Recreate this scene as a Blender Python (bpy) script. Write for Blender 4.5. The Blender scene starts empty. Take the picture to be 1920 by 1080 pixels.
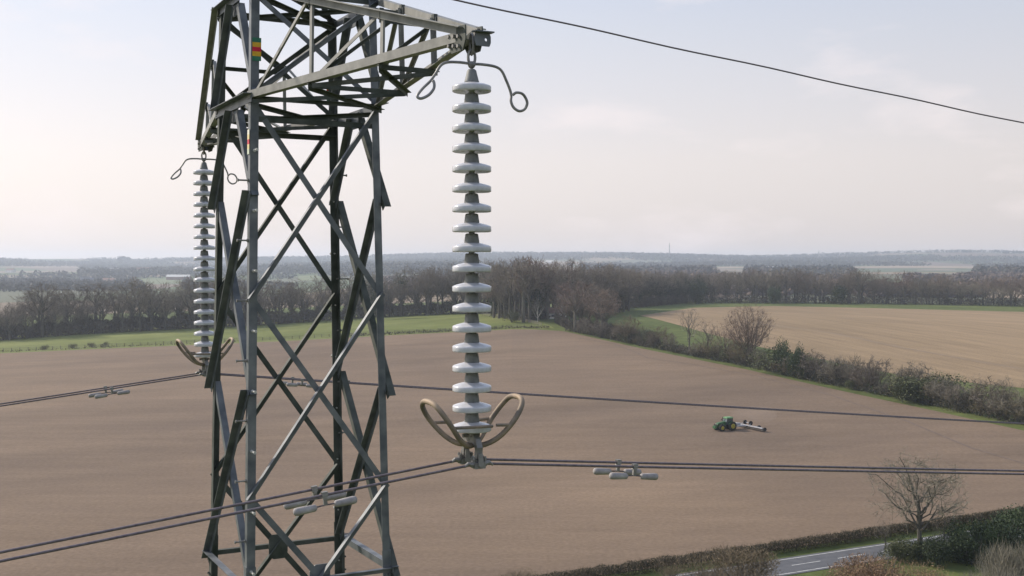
import bpy, math, random
from mathutils import Vector, Matrix, noise
PI = math.pi
S = bpy.context.scene
COL = S.collection
# ------------------------------------------------------------------ camera
H = 36.8                      # height of the camera above the near ground
F = 2130.0 / 1920.0           # focal length / picture width
YH = 497.0                    # horizon row at 1920x1080
PITCH = math.atan((540 - YH) / 2130.0)
cam = bpy.data.objects.new('camera', bpy.data.cameras.new('camera'))
COL.objects.link(cam); S.camera = cam
cam.location = (0, 0, H); cam.rotation_euler = (PI/2 - PITCH, 0, 0)
cam.data.sensor_width = 36; cam.data.lens = 36 * F
cam.data.clip_start = 0.1; cam.data.clip_end = 30000
# ------------------------------------------------------------------ sun, sky, exposure
SUN_DIR = Vector((-0.90, 0.46, 0)).normalized()
SUN_EL = math.radians(34)
sd = Vector((SUN_DIR.x*math.cos(SUN_EL), SUN_DIR.y*math.cos(SUN_EL), math.sin(SUN_EL)))
sun = bpy.data.objects.new('sun', bpy.data.lights.new('sun', 'SUN'))
COL.objects.link(sun); sun.rotation_euler = sd.to_track_quat('Z', 'Y').to_euler()
sun.data.energy = 4.3; sun.data.angle = math.radians(1.5); sun.data.color = (1.0, 0.90, 0.78)
W = bpy.data.worlds.new('World'); S.world = W; W.use_nodes = True
nt = W.node_tree; nt.nodes.clear()
def nn(t, typ, **kw):
    n = t.nodes.new(typ)
    for k, v in kw.items(): setattr(n, k, v)
    return n
sky = nn(nt, 'ShaderNodeTexSky', sky_type='NISHITA', sun_disc=False, sun_elevation=SUN_EL,
         sun_rotation=math.atan2(SUN_DIR.x, SUN_DIR.y), air_density=1.0, dust_density=3.0, ozone_density=1.5, altitude=50)
tc = nn(nt, 'ShaderNodeTexCoord'); mp = nn(nt, 'ShaderNodeMapping'); mp.inputs['Scale'].default_value = (3.0, 3.0, 9.0)
mp.inputs['Location'].default_value = (5.3, 1.7, 2.3)
nz = nn(nt, 'ShaderNodeTexNoise'); nz.inputs['Scale'].default_value = 2.0; nz.inputs['Detail'].default_value = 7; nz.inputs['Roughness'].default_value = .55
rp = nn(nt, 'ShaderNodeValToRGB'); rp.color_ramp.elements[0].position = .54; rp.color_ramp.elements[1].position = .80
rp.color_ramp.elements[0].color = (.0, .0, .0, 1); rp.color_ramp.elements[1].color = (.62, .62, .62, 1)
sx = nn(nt, 'ShaderNodeSeparateXYZ'); er = nn(nt, 'ShaderNodeValToRGB')      # high thin cloud veil, warm and milky low down, bluer above
e = er.color_ramp.elements; e[0].position = .5; e[0].color = (.75, .67, .64, 1); e[1].position = .66; e[1].color = (.45, .53, .71, 1)
q = e.new(.545); q.color = (.765, .695, .675, 1); q = e.new(.60); q.color = (.62, .63, .69, 1)
ad = nn(nt, 'ShaderNodeMath', operation='MULTIPLY_ADD'); ad.inputs[1].default_value = .5; ad.inputs[2].default_value = .5
ax_ = nn(nt, 'ShaderNodeMath', operation='MULTIPLY_ADD'); ax_.inputs[1].default_value = -2.2; ax_.inputs[2].default_value = 9.3
sc = nn(nt, 'ShaderNodeVectorMath', operation='SCALE')
veil = nn(nt, 'ShaderNodeMixRGB'); veil.inputs[0].default_value = .82
mx = nn(nt, 'ShaderNodeMixRGB'); mx.inputs[2].default_value = (7.9, 7.0, 6.9, 1)
nt.links.new(tc.outputs['Generated'], sx.inputs[0]); nt.links.new(sx.outputs['Z'], ad.inputs[0]); nt.links.new(ad.outputs[0], er.inputs[0])
nt.links.new(sx.outputs['X'], ax_.inputs[0]); nt.links.new(er.outputs[0], sc.inputs[0]); nt.links.new(ax_.outputs[0], sc.inputs['Scale']); nt.links.new(sc.outputs[0], veil.inputs[2])
bg = nn(nt, 'ShaderNodeBackground'); bg.inputs[1].default_value = 0.12
ow = nn(nt, 'ShaderNodeOutputWorld'); L_ = nt.links.new
L_(tc.outputs['Generated'], mp.inputs[0]); L_(mp.outputs[0], nz.inputs['Vector']); L_(nz.outputs['Fac'], rp.inputs[0])
L_(sky.outputs[0], veil.inputs[1]); L_(veil.outputs[0], mx.inputs[1]); L_(rp.outputs[0], mx.inputs[0]); L_(mx.outputs[0], bg.inputs[0]); L_(bg.outputs[0], ow.inputs[0])
S.view_settings.view_transform = 'Standard'; S.view_settings.look = 'None'; S.view_settings.gamma = 1
S.view_settings.exposure = 0.2
S.render.engine = 'CYCLES'
S.cycles.volume_bounces = 1; S.cycles.max_bounces = 6
# ------------------------------------------------------------------ terrain height
def sm(a, b, x):
    t = min(1, max(0, (x-a)/(b-a))); return t*t*(3-2*t)
def itp(x, xs, ys):
    if x <= xs[0]: return ys[0]
    for i in range(1, len(xs)):
        if x <= xs[i]:
            t = (x-xs[i-1])/(xs[i]-xs[i-1]); return ys[i-1]*(1-t)+ys[i]*t
    return ys[-1]
DX = [900, 1500, 2200, 3000, 4500, 6000, 7600]
DL = [0, 2, 4, 14, 38, 66, 50]
DR = [10, 14, 22, 32, 56, 88, 70]
def gz(x, y):
    d = math.hypot(x, y); a = x/max(d, 1) if y > 0 else (1 if x > 0 else -1)
    near = 13*sm(200, 560, d)*itp(a, [-.5, -.2, 0, .45], [.12, .55, 1, .85])
    if d < 750: return near
    k = sm(-.28, .0, a)
    far = itp(d, DX, DL)*(1-k)+itp(d, DX, DR)*k
    far += noise.noise(Vector((x/900, y/900, 2.2)))*min(20, (d-750)/170) + noise.noise(Vector((x/2600, y/2600, 7.2)))*min(32, (d-750)/170)
    t = sm(750, 1300, d)
    return near*(1-t)+far*t
CP, SP = math.cos(PITCH), math.sin(PITCH)
def ray(px, py):
    a = (px-960)/2130.0; b = (540-py)/2130.0
    v = Vector((a, CP+b*SP, -SP+b*CP)); return v
def hit(px, py):
    v = ray(px, py); t = 60; st = 4
    while t < 9000:
        if H+v.z*t < gz(v.x*t, v.y*t):
            lo, hi = t-st, t
            for _ in range(14):
                m = (lo+hi)/2
                if H+v.z*m < gz(v.x*m, v.y*m): hi = m
                else: lo = m
            return Vector((v.x*hi, v.y*hi, gz(v.x*hi, v.y*hi)))
        st = max(4, t*.01); t += st
    return Vector((v.x*t, v.y*t, gz(v.x*t, v.y*t)))
def up(px, py, base):         # height of the thing standing at base whose top shows at row py
    v = ray(px, py); return H + v.z*base.y/v.y - base.z
# ------------------------------------------------------------------ materials
MATS = {}
def mat(name, col, rough=.8, metal=0.0, var=.15, scale=3.0, col2=None, bump=0, detail=4, spec=.3, coord='Object', rnd=0):
    if name in MATS: return MATS[name]
    m = bpy.data.materials.new(name); m.use_nodes = True; t = m.node_tree; b = t.nodes['Principled BSDF']
    b.inputs['Roughness'].default_value = rough; b.inputs['Metallic'].default_value = metal
    b.inputs['Specular IOR Level'].default_value = spec
    c = nn(t, 'ShaderNodeTexCoord'); n = nn(t, 'ShaderNodeTexNoise'); n.inputs['Scale'].default_value = scale; n.inputs['Detail'].default_value = detail
    r = nn(t, 'ShaderNodeValToRGB'); r.color_ramp.elements[0].position = .3; r.color_ramp.elements[1].position = .7
    c2 = col2 or tuple(x*(1+var) for x in col); c1 = col if col2 else tuple(x*(1-var) for x in col)
    r.color_ramp.elements[0].color = (*c1, 1); r.color_ramp.elements[1].color = (*c2, 1)
    t.links.new(c.outputs[coord], n.inputs['Vector']); t.links.new(n.outputs['Fac'], r.inputs[0])
    out = r.outputs[0]
    if rnd:
        oi = nn(t, 'ShaderNodeObjectInfo'); hs = nn(t, 'ShaderNodeHueSaturation')
        ma = nn(t, 'ShaderNodeMath', operation='MULTIPLY_ADD'); ma.inputs[1].default_value = rnd; ma.inputs[2].default_value = 1-rnd/2
        mh = nn(t, 'ShaderNodeMath', operation='MULTIPLY_ADD'); mh.inputs[1].default_value = .02; mh.inputs[2].default_value = .49
        t.links.new(oi.outputs['Random'], ma.inputs[0]); t.links.new(ma.outputs[0], hs.inputs['Value'])
        t.links.new(oi.outputs['Random'], mh.inputs[0]); t.links.new(mh.outputs[0], hs.inputs['Hue'])
        t.links.new(out, hs.inputs['Color']); out = hs.outputs[0]
    t.links.new(out, b.inputs['Base Color'])
    if bump:
        bp = nn(t, 'ShaderNodeBump'); bp.inputs['Strength'].default_value = bump; t.links.new(n.outputs['Fac'], bp.inputs['Height']); t.links.new(bp.outputs[0], b.inputs['Normal'])
    MATS[name] = m; return m
def soil_mat(name, c1, c2, ang, streak, scale=.012, c3=None):
    m = bpy.data.materials.new(name); m.use_nodes = True; t = m.node_tree; b = t.nodes['Principled BSDF']
    b.inputs['Roughness'].default_value = .95; b.inputs['Specular IOR Level'].default_value = .1
    c = nn(t, 'ShaderNodeTexCoord')
    def ns(scl, sc, det, rot=0):
        mpn = nn(t, 'ShaderNodeMapping'); mpn.vector_type = 'TEXTURE'; mpn.inputs['Rotation'].default_value = (0, 0, rot); mpn.inputs['Scale'].default_value = tuple(1/q for q in scl)
        n = nn(t, 'ShaderNodeTexNoise'); n.inputs['Scale'].default_value = sc; n.inputs['Detail'].default_value = det; n.inputs['Roughness'].default_value = .6
        t.links.new(c.outputs['Object'], mpn.inputs[0]); t.links.new(mpn.outputs[0], n.inputs['Vector']); return n
    n1 = ns((1, 1, 1), scale, 6); n2 = ns((.05, 1, 1), .32, 3, ang); n3 = ns((1, 1, 1), 1.6, 5); n4 = ns((.12, 1, 1), .05, 5, ang+.5)
    r = nn(t, 'ShaderNodeValToRGB'); r.color_ramp.elements[0].position = .32; r.color_ramp.elements[1].position = .68
    r.color_ramp.elements[0].color = (*c1, 1); r.color_ramp.elements[1].color = (*c2, 1)
    t.links.new(n1.outputs['Fac'], r.inputs[0])
    def mul(prev, n, lo, hi, a=.3, bb=.7):
        mr = nn(t, 'ShaderNodeMapRange'); mr.inputs[1].default_value = a; mr.inputs[2].default_value = bb; mr.inputs[3].default_value = lo; mr.inputs[4].default_value = hi
        t.links.new(n.outputs['Fac'], mr.inputs[0]); mm = nn(t, 'ShaderNodeMixRGB', blend_type='MULTIPLY'); mm.inputs[0].default_value = 1
        t.links.new(prev, mm.inputs[1]); t.links.new(mr.outputs[0], mm.inputs[2]); return mm.outputs[0]
    o = mul(r.outputs[0], n2, 1-streak, 1+streak); o = mul(o, n3, .84, 1.16); o = mul(o, n4, .86, 1.14)
    t.links.new(o, b.inputs['Base Color'])
    bp = nn(t, 'ShaderNodeBump'); bp.inputs['Strength'].default_value = .5; bp.inputs['Distance'].default_value = .1; t.links.new(n3.outputs['Fac'], bp.inputs['Height']); t.links.new(bp.outputs[0], b.inputs['Normal'])
    return m
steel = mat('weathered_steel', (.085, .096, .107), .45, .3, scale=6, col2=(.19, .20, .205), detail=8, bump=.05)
steel_dark = mat('mossy_shaded_steel', (.035, .043, .034), .75, .05, scale=5, col2=(.105, .112, .10), detail=8, bump=.05)  # greenish copy of the steel, darkened to paint in shade on inner and far-side members
steel_arm = mat('weathered_sunlit_steel', (.17, .17, .155), .55, .15, scale=7, col2=(.29, .285, .26), bump=.05)  # lighter copy of the steel, sunlight on the crossarms put into its colour
fitting = mat('galvanised_fitting', (.17, .165, .16), .5, .4, scale=14, col2=(.30, .29, .27), bump=.05)
rusty = mat('rusty_tube', (.105, .10, .098), .7, .25, scale=7, col2=(.37, .285, .20), detail=8, bump=.1)
porcelain = mat('porcelain', (.46, .46, .48), .22, scale=18, col2=(.60, .60, .625), spec=.6)
capm = mat('cap_metal', (.14, .145, .14), .6, .1, scale=20, col2=(.24, .245, .23))
wirem = mat('conductor_aluminium', (.12, .10, .115), .6, .3, scale=30, col2=(.20, .17, .18))
bolt_m = mat('bolt_zinc', (.5, .5, .48), .4, .5)
# ------------------------------------------------------------------ mesh helpers
class MB:
    def __init__(s): s.v = []; s.f = []
    def add(s, vs, fs):
        o = len(s.v); s.v.extend(vs); s.f.extend([tuple(i+o for i in f) for f in fs])
    def box(s, c, sx, sy, sz, M=None):
        c = Vector(c); vs = []
        for i in (-1, 1):
            for j in (-1, 1):
                for k in (-1, 1):
                    p = Vector((i*sx/2, j*sy/2, k*sz/2)); vs.append(c+(M @ p if M else p))
        s.add(vs, [(0, 1, 3, 2), (4, 6, 7, 5), (0, 4, 5, 1), (2, 3, 7, 6), (0, 2, 6, 4), (1, 5, 7, 3)])
    def tube(s, pts, rad, n=8, cap=True):
        pts = [Vector(p) for p in pts]; N = len(pts)
        if not hasattr(rad, '__len__'): rad = [rad]*N
        ref = None; rings = []
        for i, p in enumerate(pts):
            d = (pts[min(i+1, N-1)]-pts[max(i-1, 0)]).normalized()
            if ref is None:
                ref = d.orthogonal().normalized()
            else:
                ref = ref-d*ref.dot(d)
                ref = ref.normalized() if ref.length > 1e-6 else d.orthogonal().normalized()
            b = d.cross(ref)
            rings.append([p+(ref*math.cos(2*PI*k/n)+b*math.sin(2*PI*k/n))*rad[i] for k in range(n)])
        o = len(s.v)
        for r in rings: s.v.extend(r)
        for i in range(N-1):
            for k in range(n):
                a = o+i*n+k; b2 = o+i*n+(k+1) % n
                s.f.append((a, b2, b2+n, a+n))
        if cap:
            s.f.append(tuple(o+k for k in range(n))[::-1]); s.f.append(tuple(o+(N-1)*n+k for k in range(n)))
    def lathe(s, prof, c=(0, 0, 0), n=32):
        c = Vector(c); o = len(s.v)
        for r, z in prof:
            for k in range(n):
                s.v.append(c+Vector((r*math.cos(2*PI*k/n), r*math.sin(2*PI*k/n), z)))
        for i in range(len(prof)-1):
            for k in range(n):
                a = o+i*n+k; b = o+i*n+(k+1) % n; s.f.append((a, a+n, b+n, b))
        s.f.append(tuple(o+k for k in range(n))); s.f.append(tuple(o+(len(prof)-1)*n+k for k in range(n))[::-1])
    def angle(s, P, Q, w, t, d1, d2, cut=None):
        P, Q = Vector(P), Vector(Q); ax = (Q-P).normalized()
        d1 = (d1-ax*d1.dot(ax)).normalized(); d2 = (d2-ax*d2.dot(ax)); d2 = (d2-d1*d2.dot(d1)).normalized()
        prof = [Vector((0, 0)), Vector((w, 0)), Vector((w, t)), Vector((t, t)), Vector((t, w)), Vector((0, w))]
        vs = [B+d1*p.x+d2*p.y for B in (P, Q) for p in prof]
        fs = [(i, (i+1) % 6, (i+1) % 6+6, i+6) for i in range(6)] + [(0, 3, 2, 1), (0, 5, 4, 3), (6, 7, 8, 9), (6, 9, 10, 11)]
        s.add(vs, fs)
    def plate(s, pts, n, t):     # polygon pts extruded by t along n
        n = Vector(n).normalized(); pts = [Vector(p) for p in pts]; k = len(pts)
        s.add(pts+[p+n*t for p in pts], [tuple(range(k))[::-1], tuple(range(k, 2*k))]+[(i, (i+1) % k, (i+1) % k+k, i+k) for i in range(k)])
    def quad(s, a, b, c, d): s.add([a, b, c, d], [(0, 1, 2, 3)])
def mesh(name, mb, m, smooth=False):
    me = bpy.data.meshes.new(name); me.from_pydata([tuple(v) for v in mb.v], [], mb.f); me.materials.append(m)
    if smooth: me.polygons.foreach_set('use_smooth', [True]*len(me.polygons))
    me.update(); return me
def link(name, me, parent=None, **kw):
    o = bpy.data.objects.new(name, me); COL.objects.link(o)
    if parent: o.parent = parent
    for k, v in kw.items(): o[k] = v
    return o
def fixn(me):
    import bmesh
    b = bmesh.new(); b.from_mesh(me); bmesh.ops.recalc_face_normals(b, faces=b.faces); b.to_mesh(me); b.free(); return me
def obj(name, mb, m, parent=None, smooth=False, off=None, fix=True, **kw):
    if off is not None: mb.v = [Vector(v)-off for v in mb.v]
    me = mesh(name, mb, m, smooth)
    if fix: fixn(me)
    return link(name, me, parent, **kw)
def thing(name, label, cat, loc=(0, 0, 0), rz=0, group=None):
    o = bpy.data.objects.new(name, None); COL.objects.link(o); o.location = loc; o.rotation_euler = (0, 0, rz); o.empty_display_size = .5
    o['label'] = label; o['category'] = cat
    if group: o['group'] = group
    return o
# ------------------------------------------------------------------ ground sheets
farm = bpy.data.materials.new('far_farmland'); farm.use_nodes = True
def _farm():
    t = farm.node_tree; b = t.nodes['Principled BSDF']; b.inputs['Roughness'].default_value = .95; b.inputs['Specular IOR Level'].default_value = .1
    c = nn(t, 'ShaderNodeTexCoord'); m1 = nn(t, 'ShaderNodeMapping'); m1.inputs['Scale'].default_value = (1/330, 1/520, 0); m1.inputs['Rotation'].default_value = (0, 0, .35)
    v = nn(t, 'ShaderNodeTexVoronoi'); v.inputs['Scale'].default_value = 1
    sx = nn(t, 'ShaderNodeSeparateColor'); r = nn(t, 'ShaderNodeValToRGB'); r.color_ramp.interpolation = 'CONSTANT'
    el = r.color_ramp.elements; el[0].color = (.085, .105, .05, 1); el[1].position = .3; el[1].color = (.13, .135, .09, 1)
    for p, q in ((.45, (.2, .155, .11, 1)), (.6, (.085, .11, .05, 1)), (.75, (.16, .12, .09, 1)), (.88, (.24, .19, .13, 1))):
        e = el.new(p); e.color = q
    n = nn(t, 'ShaderNodeTexNoise'); n.inputs['Scale'].default_value = .02; n.inputs['Detail'].default_value = 6
    g = nn(t, 'ShaderNodeValToRGB'); g.color_ramp.elements[0].position = .35; g.color_ramp.elements[1].position = .65
    g.color_ramp.elements[0].color = (.068, .088, .026, 1); g.color_ramp.elements[1].color = (.11, .13, .04, 1)
    n2 = nn(t, 'ShaderNodeTexNoise'); n2.inputs['Scale'].default_value = .35; n2.inputs['Detail'].default_value = 5
    mr = nn(t, 'ShaderNodeMapRange'); mr.inputs[1].default_value = .3; mr.inputs[2].default_value = .7; mr.inputs[3].default_value = .75; mr.inputs[4].default_value = 1.2
    ln = nn(t, 'ShaderNodeVectorMath', operation='LENGTH'); gt = nn(t, 'ShaderNodeMath', operation='GREATER_THAN'); gt.inputs[1].default_value = 800
    mxn = nn(t, 'ShaderNodeMixRGB'); mu = nn(t, 'ShaderNodeMixRGB', blend_type='MULTIPLY'); mu.inputs[0].default_value = 1
    K = t.links.new
    K(c.outputs['Object'], m1.inputs[0]); K(m1.outputs[0], v.inputs['Vector']); K(v.outputs['Color'], sx.inputs[0]); K(sx.outputs[0], r.inputs[0])
    K(c.outputs['Object'], n.inputs['Vector']); K(c.outputs['Object'], n2.inputs['Vector']); K(n.outputs['Fac'], g.inputs[0]); K(n2.outputs['Fac'], mr.inputs[0])
    K(c.outputs['Object'], ln.inputs[0]); K(ln.outputs['Value'], gt.inputs[0]); K(gt.outputs[0], mxn.inputs[0]); K(g.outputs[0], mxn.inputs[1]); K(r.outputs[0], mxn.inputs[2])
    K(mxn.outputs[0], mu.inputs[1]); K(mr.outputs[0], mu.inputs[2]); K(mu.outputs[0], b.inputs['Base Color'])
_farm()
def terrain():
    mb = MB(); rings = [0, 30, 60, 90, 120]
    while rings[-1] < 900: rings.append(rings[-1]+15)
    while rings[-1] < 7600: rings.append(rings[-1]*1.025)
    n = 360; mb.v.append(Vector((0, 0, gz(0, 1))))
    for r in rings[1:]:
        for k in range(n):
            a = 2*PI*k/n; x, y = r*math.sin(a), r*math.cos(a); mb.v.append(Vector((x, y, gz(x, y))))
    for k in range(n): mb.f.append((0, 1+(k+1) % n, 1+k))
    for i in range(len(rings)-2):
        for k in range(n):
            a = 1+i*n+k; b = 1+i*n+(k+1) % n; mb.f.append((a, b, b+n, a+n))
    return mb
link('ground', mesh('ground', terrain(), farm, True), kind='structure', label='grass and far farmland ground', category='ground')
def sheet(name, poly, m, dz, cell=12, **kw):
    import bmesh
    b = bmesh.new(); vs = [b.verts.new((p.x, p.y, 0)) for p in poly]; f = b.faces.new(vs); bmesh.ops.triangulate(b, faces=[f])
    xs = [p.x for p in poly]; ys = [p.y for p in poly]
    x = math.floor(min(xs)/cell)*cell+cell
    while x < max(xs): bmesh.ops.bisect_plane(b, geom=b.verts[:]+b.edges[:]+b.faces[:], plane_co=(x, 0, 0), plane_no=(1, 0, 0)); x += cell
    y = math.floor(min(ys)/cell)*cell+cell
    while y < max(ys): bmesh.ops.bisect_plane(b, geom=b.verts[:]+b.edges[:]+b.faces[:], plane_co=(0, y, 0), plane_no=(0, 1, 0)); y += cell
    for v in b.verts: v.co.z = gz(v.co.x, v.co.y)+dz
    bmesh.ops.recalc_face_normals(b, faces=b.faces)
    if sum(f.normal.z for f in b.faces) < 0: bmesh.ops.reverse_faces(b, faces=b.faces)
    me = bpy.data.meshes.new(name); b.to_mesh(me); b.free(); me.materials.append(m)
    return link(name, me, kind='structure', **kw)
def strip(name, path, w, m, dz, **kw):
    pts = []; 
    for a, b in zip(path, path[1:]):
        k = max(1, int((b-a).length/3))
        for i in range(k): pts.append(a.lerp(b, i/k))
    pts.append(path[-1]); mb = MB()
    for i, p in enumerate(pts):
        d = pts[min(i+1, len(pts)-1)]-pts[max(i-1, 0)]; nrm = Vector((-d.y, d.x, 0)).normalized()
        for s in (-1, 1):
            q = p+nrm*s*w/2; mb.v.append(Vector((q.x, q.y, gz(q.x, q.y)+dz)))
    for i in range(len(pts)-1): mb.f.append((2*i, 2*i+1, 2*i+3, 2*i+2))
    me = mesh(name, mb, m)
    if me.polygons[0].normal.z < 0: me.flip_normals()
    return link(name, me, kind='structure', **kw)
_a, _b = hit(1450, 602), hit(1920, 690); ANG2 = math.atan2(_b.y-_a.y, _b.x-_a.x)
soil = soil_mat('tilled_soil', (.132, .098, .073), (.212, .152, .102), -.05, .07, .008)
soil2 = soil_mat('drilled_soil', (.215, .156, .092), (.268, .194, .118), ANG2, .13, .006)
headland = soil_mat('headland_soil', (.17, .125, .10), (.20, .15, .115), 0, .1)
# ------------------------------------------------------------------ road near the bottom
c0, c1 = hit(1290, 1077), hit(1645, 1023.5); rd = (c1-c0); rd.z = 0; rd.normalize(); rn = Vector((rd.y, -rd.x, 0))   # rn towards the camera
RA,RB = c0-rd*90, c0+rd*110
def HP(l): return [hit(*p) for p in l]
EDGE = [(-500, 680), (0, 663), (200, 654), (480, 642), (730, 629), (1000, 618), (1055, 621)]   # fence foot
RIGHT = [(1200, 653), (1400, 693), (1600, 738), (1750, 770), (1920, 808), (2150, 865)]          # foot of the hedgerow
NEAR = [(2150, 930), (1920, 962), (1650, 998), (1400, 1032), (930, 1092), (0, 1250), (-500, 1360)]
sheet('field', HP(EDGE+RIGHT)+[RB+rd*8-rn*4.2, RA-rn*4.2, RA-rd*60-rn*4.2, hit(-500, 1330)], soil, .06, label='bare brown tilled field', category='field')
R2 = [(1268, 604), (1165, 577+8), (1290, 574), (1600, 577), (1920, 585), (2200, 592), (2200, 806), (1920, 723), (1700, 704), (1500, 664), (1380, 634)]
R2 = [(1200, 592), (1300, 577), (1450, 574), (1600, 577), (1920, 585), (2200, 592), (2200, 800), (1920, 728), (1700, 706), (1560, 678), (1420, 650), (1300, 618)]
sheet('field', HP(R2), soil2, .06, label='pale tan drilled field', category='field')
sheet('pasture', HP([(-200, 667), (0, 663), (200, 654), (480, 642), (730, 629), (1000, 618), (1040, 616), (1010, 600), (935, 585), (850, 583), (700, 590), (480, 604), (300, 612), (120, 622), (0, 632), (-200, 645)]), soil_mat('pasture_grass', (.108, .128, .034), (.172, .185, .062), .1, .10, .03), .04, label='bright green pasture strip', category='pasture')
asph = mat('asphalt', (.075, .077, .085), .85, scale=.8, col2=(.11, .112, .118), bump=.1, detail=8)
paint = mat('road_paint', (.34, .34, .325), .8, scale=1.2, col2=(.58, .58, .56))
RA, RB = c0-rd*90, c0+rd*110
strip('road', [RA+rn*2.6, RB+rn*2.6], 6.4, asph, .05, label='grey two lane road', category='road')
strip('road_marking', [RA, RB], .17, paint, .058, label='white edge line on the field side of the road', category='road marking')
strip('road_marking', [RA+rn*5.2, RB+rn*5.2], .17, paint, .058, label='white edge line on the near side of the road', category='road marking')
dm = MB(); k = 0.0
while k < 190:
    a = RA+rd*k+rn*2.6; b = a+rd*4.6
    dm.quad(*[Vector((q.x, q.y, .058)) for q in (a-rn*.08, a+rn*.08, b+rn*.08, b-rn*.08)]); k += 7.4
obj('road_marking', dm, paint, kind='structure', label='white dashed centre line of the road', category='road marking')
# wheel tracks across the field corner
trk = mat('track_soil', (.105, .077, .061), .95, scale=.6, col2=(.155, .115, .088))
strip('track', HP([(1085, 634), (1150, 645), (1190, 660), (1215, 672), (1300, 684), (1420, 706), (1560, 742), (1700, 790), (1820, 840), (1990, 890)]), .55, trk, .10, label='thin dark wheel track along the field edge', category='track')
strip('track', HP([(0, 681), (120, 674), (270, 667), (420, 662), (700, 650), (900, 642)]), .6, trk, .10, label='thin dark wheel track along the fence side of the field', category='track')
strip('track', HP([(1380, 602), (1560, 625), (1680, 650), (1800, 672), (1960, 700)]), 1.6, mat('pale_track', (.19, .14, .09), .95, scale=.3, col2=(.225, .165, .11)), .10, label='dark curving strip across the pale field', category='track')
# ================================================================== the pylon
TX, TY, TH = -2.266, 11.966, .4905
U = Vector((math.cos(TH), math.sin(TH), 0)); V = Vector((-math.sin(TH), math.cos(TH), 0)); Z = Vector((0, 0, 1))
T0 = Vector((TX, TY, gz(TX, TY)))
N0, N1, N2, L0, NU, APEX, LARM, TIPZ = 1.623, -.30, -2.248, -3.135, 2.70, 3.32, 4.189, 1.63
def hw(z): return .692-.0176*z
def cor(su, sv, z): return Vector((TX, TY, H+z))+U*su*hw(z)+V*sv*hw(z)
CR = {'A': (-1, -1), 'D': (1, -1), 'B': (-1, 1), 'C': (1, 1)}
def node(k, z): return cor(*CR[k], z)
pylon = thing('pylon', 'tall grey-green steel lattice pylon standing in front of the brown field', 'pylon', T0)
def part(name, mb, m=steel, parent=pylon, **kw): return obj(name, mb, m, parent, off=T0, **kw)
LW, LT = .082, .009
legs = {}
ZB = -H+T0.z
for k, (a, b) in CR.items():
    mb = MB(); w = LW if k == 'A' else .078
    mb.angle(node(k, ZB), node(k, NU+.03), w, LT, -U*a, -V*b)
    ap = Vector((TX, TY, H+APEX))+U*a*.05+V*b*.05
    mb.angle(node(k, NU+.03), ap, w*.8, LT, -U*a, -V*b)
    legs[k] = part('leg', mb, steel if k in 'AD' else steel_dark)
    # thicker section spliced below the lowest visible horizontal
    mb = MB(); o_ = (U*a+V*b)*.004
    mb.angle(node(k, L0-1.2)+o_*2, node(k, L0+.20)+o_*2, w+.014, .014, -U*a, -V*b)
    for q in range(4):
        for s in (-.015, .025):
            p = node(k, L0-.05-q*.15)+o_*2
            mb.tube([p-U*a*(.04+s)+V*b*.002, p-U*a*(.04+s)+V*b*.022], .012, 6)
            mb.tube([p-V*b*(.04+s)+U*a*.002, p-V*b*(.04+s)+U*a*.022], .012, 6)
    part('splice_plate', mb, steel if k in 'AD' else steel_dark, parent=legs[k])
# step bolts: leg A and leg C
def step(k, z, d):
    p = node(k, z); a, b = CR[k]
    s = p-(U*a if d == 'v' else V*b)*.04
    dr = V*b if d == 'v' else U*a
    mb = MB(); mb.tube([s-dr*.03, s+dr*.10], .0085, 8); mb.tube([s+dr*.10, s+dr*.112], .015, 8); mb.tube([s+dr*.001, s+dr*.016], .017, 6)
    part('step_bolt', mb, fitting if d == 'u' else bolt_m, parent=legs[k])
zz = 1.115
i = 0
while zz > -4.4:
    step('A', zz, 'v'); step('A', zz-.29, 'u'); step('C', zz-.10, 'u'); step('C', zz-.40, 'v'); zz -= .585
FACES = {'AD': ('A', 'D', -V), 'BC': ('C', 'B', V), 'AB': ('B', 'A', -U), 'CD': ('D', 'C', U)}   # left, right as seen from outside, outward normal
def brace(face, P, Q, outer, w=.058, t=.007, parent=pylon, ext0=.0, ext1=.0, m=None, up_edge=True):
    n = FACES[face][2] if isinstance(face, str) else face
    ax = (Q-P).normalized(); e = n.cross(ax); e = e if e.z > 0 else -e
    if not up_edge: e = -e
    off = n*(.003 if outer else -(LT+.002))
    P2 = P-ax*ext0+e*w/2+off; Q2 = Q+ax*ext1+e*w/2+off
    mb = MB(); mb.angle(P2, Q2, w, t, -e, n if outer else -n)
    for P3, sg in ((P2, 1), (Q2, -1)):
        for k_ in (.035, .085):
            c_ = P3+ax*sg*k_-e*w*.5
            mb.tube([c_+n*(-.001), c_+n*.011] if outer else [c_+n*.001, c_-n*.011], .0125, 6)
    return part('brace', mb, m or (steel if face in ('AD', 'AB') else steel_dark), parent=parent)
def inset(P, k, other, d=.035): return P+(node(other, 0)-node(k, 0)).normalized()*d
def xpanel(face, zt, zb, **kw):
    l, r, n = FACES[face]
    lt, lb, rt, rb = (inset(node(l, zt), l, r), inset(node(l, zb), l, r), inset(node(r, zt), r, l), inset(node(r, zb), r, l))
    # rising-right member outside, the other behind the leg flange
    rising_outer = face in ('AD', 'BC')
    brace(face, lb, rt, rising_outer, ext0=.05 if rising_outer else 0, ext1=.05 if rising_outer else 0, **kw)
    brace(face, lt, rb, not rising_outer, ext0=0 if rising_outer else .05, ext1=0 if rising_outer else .12, **kw)
Q1 = (N0+N1)/2; Q2 = (N1+N2)/2
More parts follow.
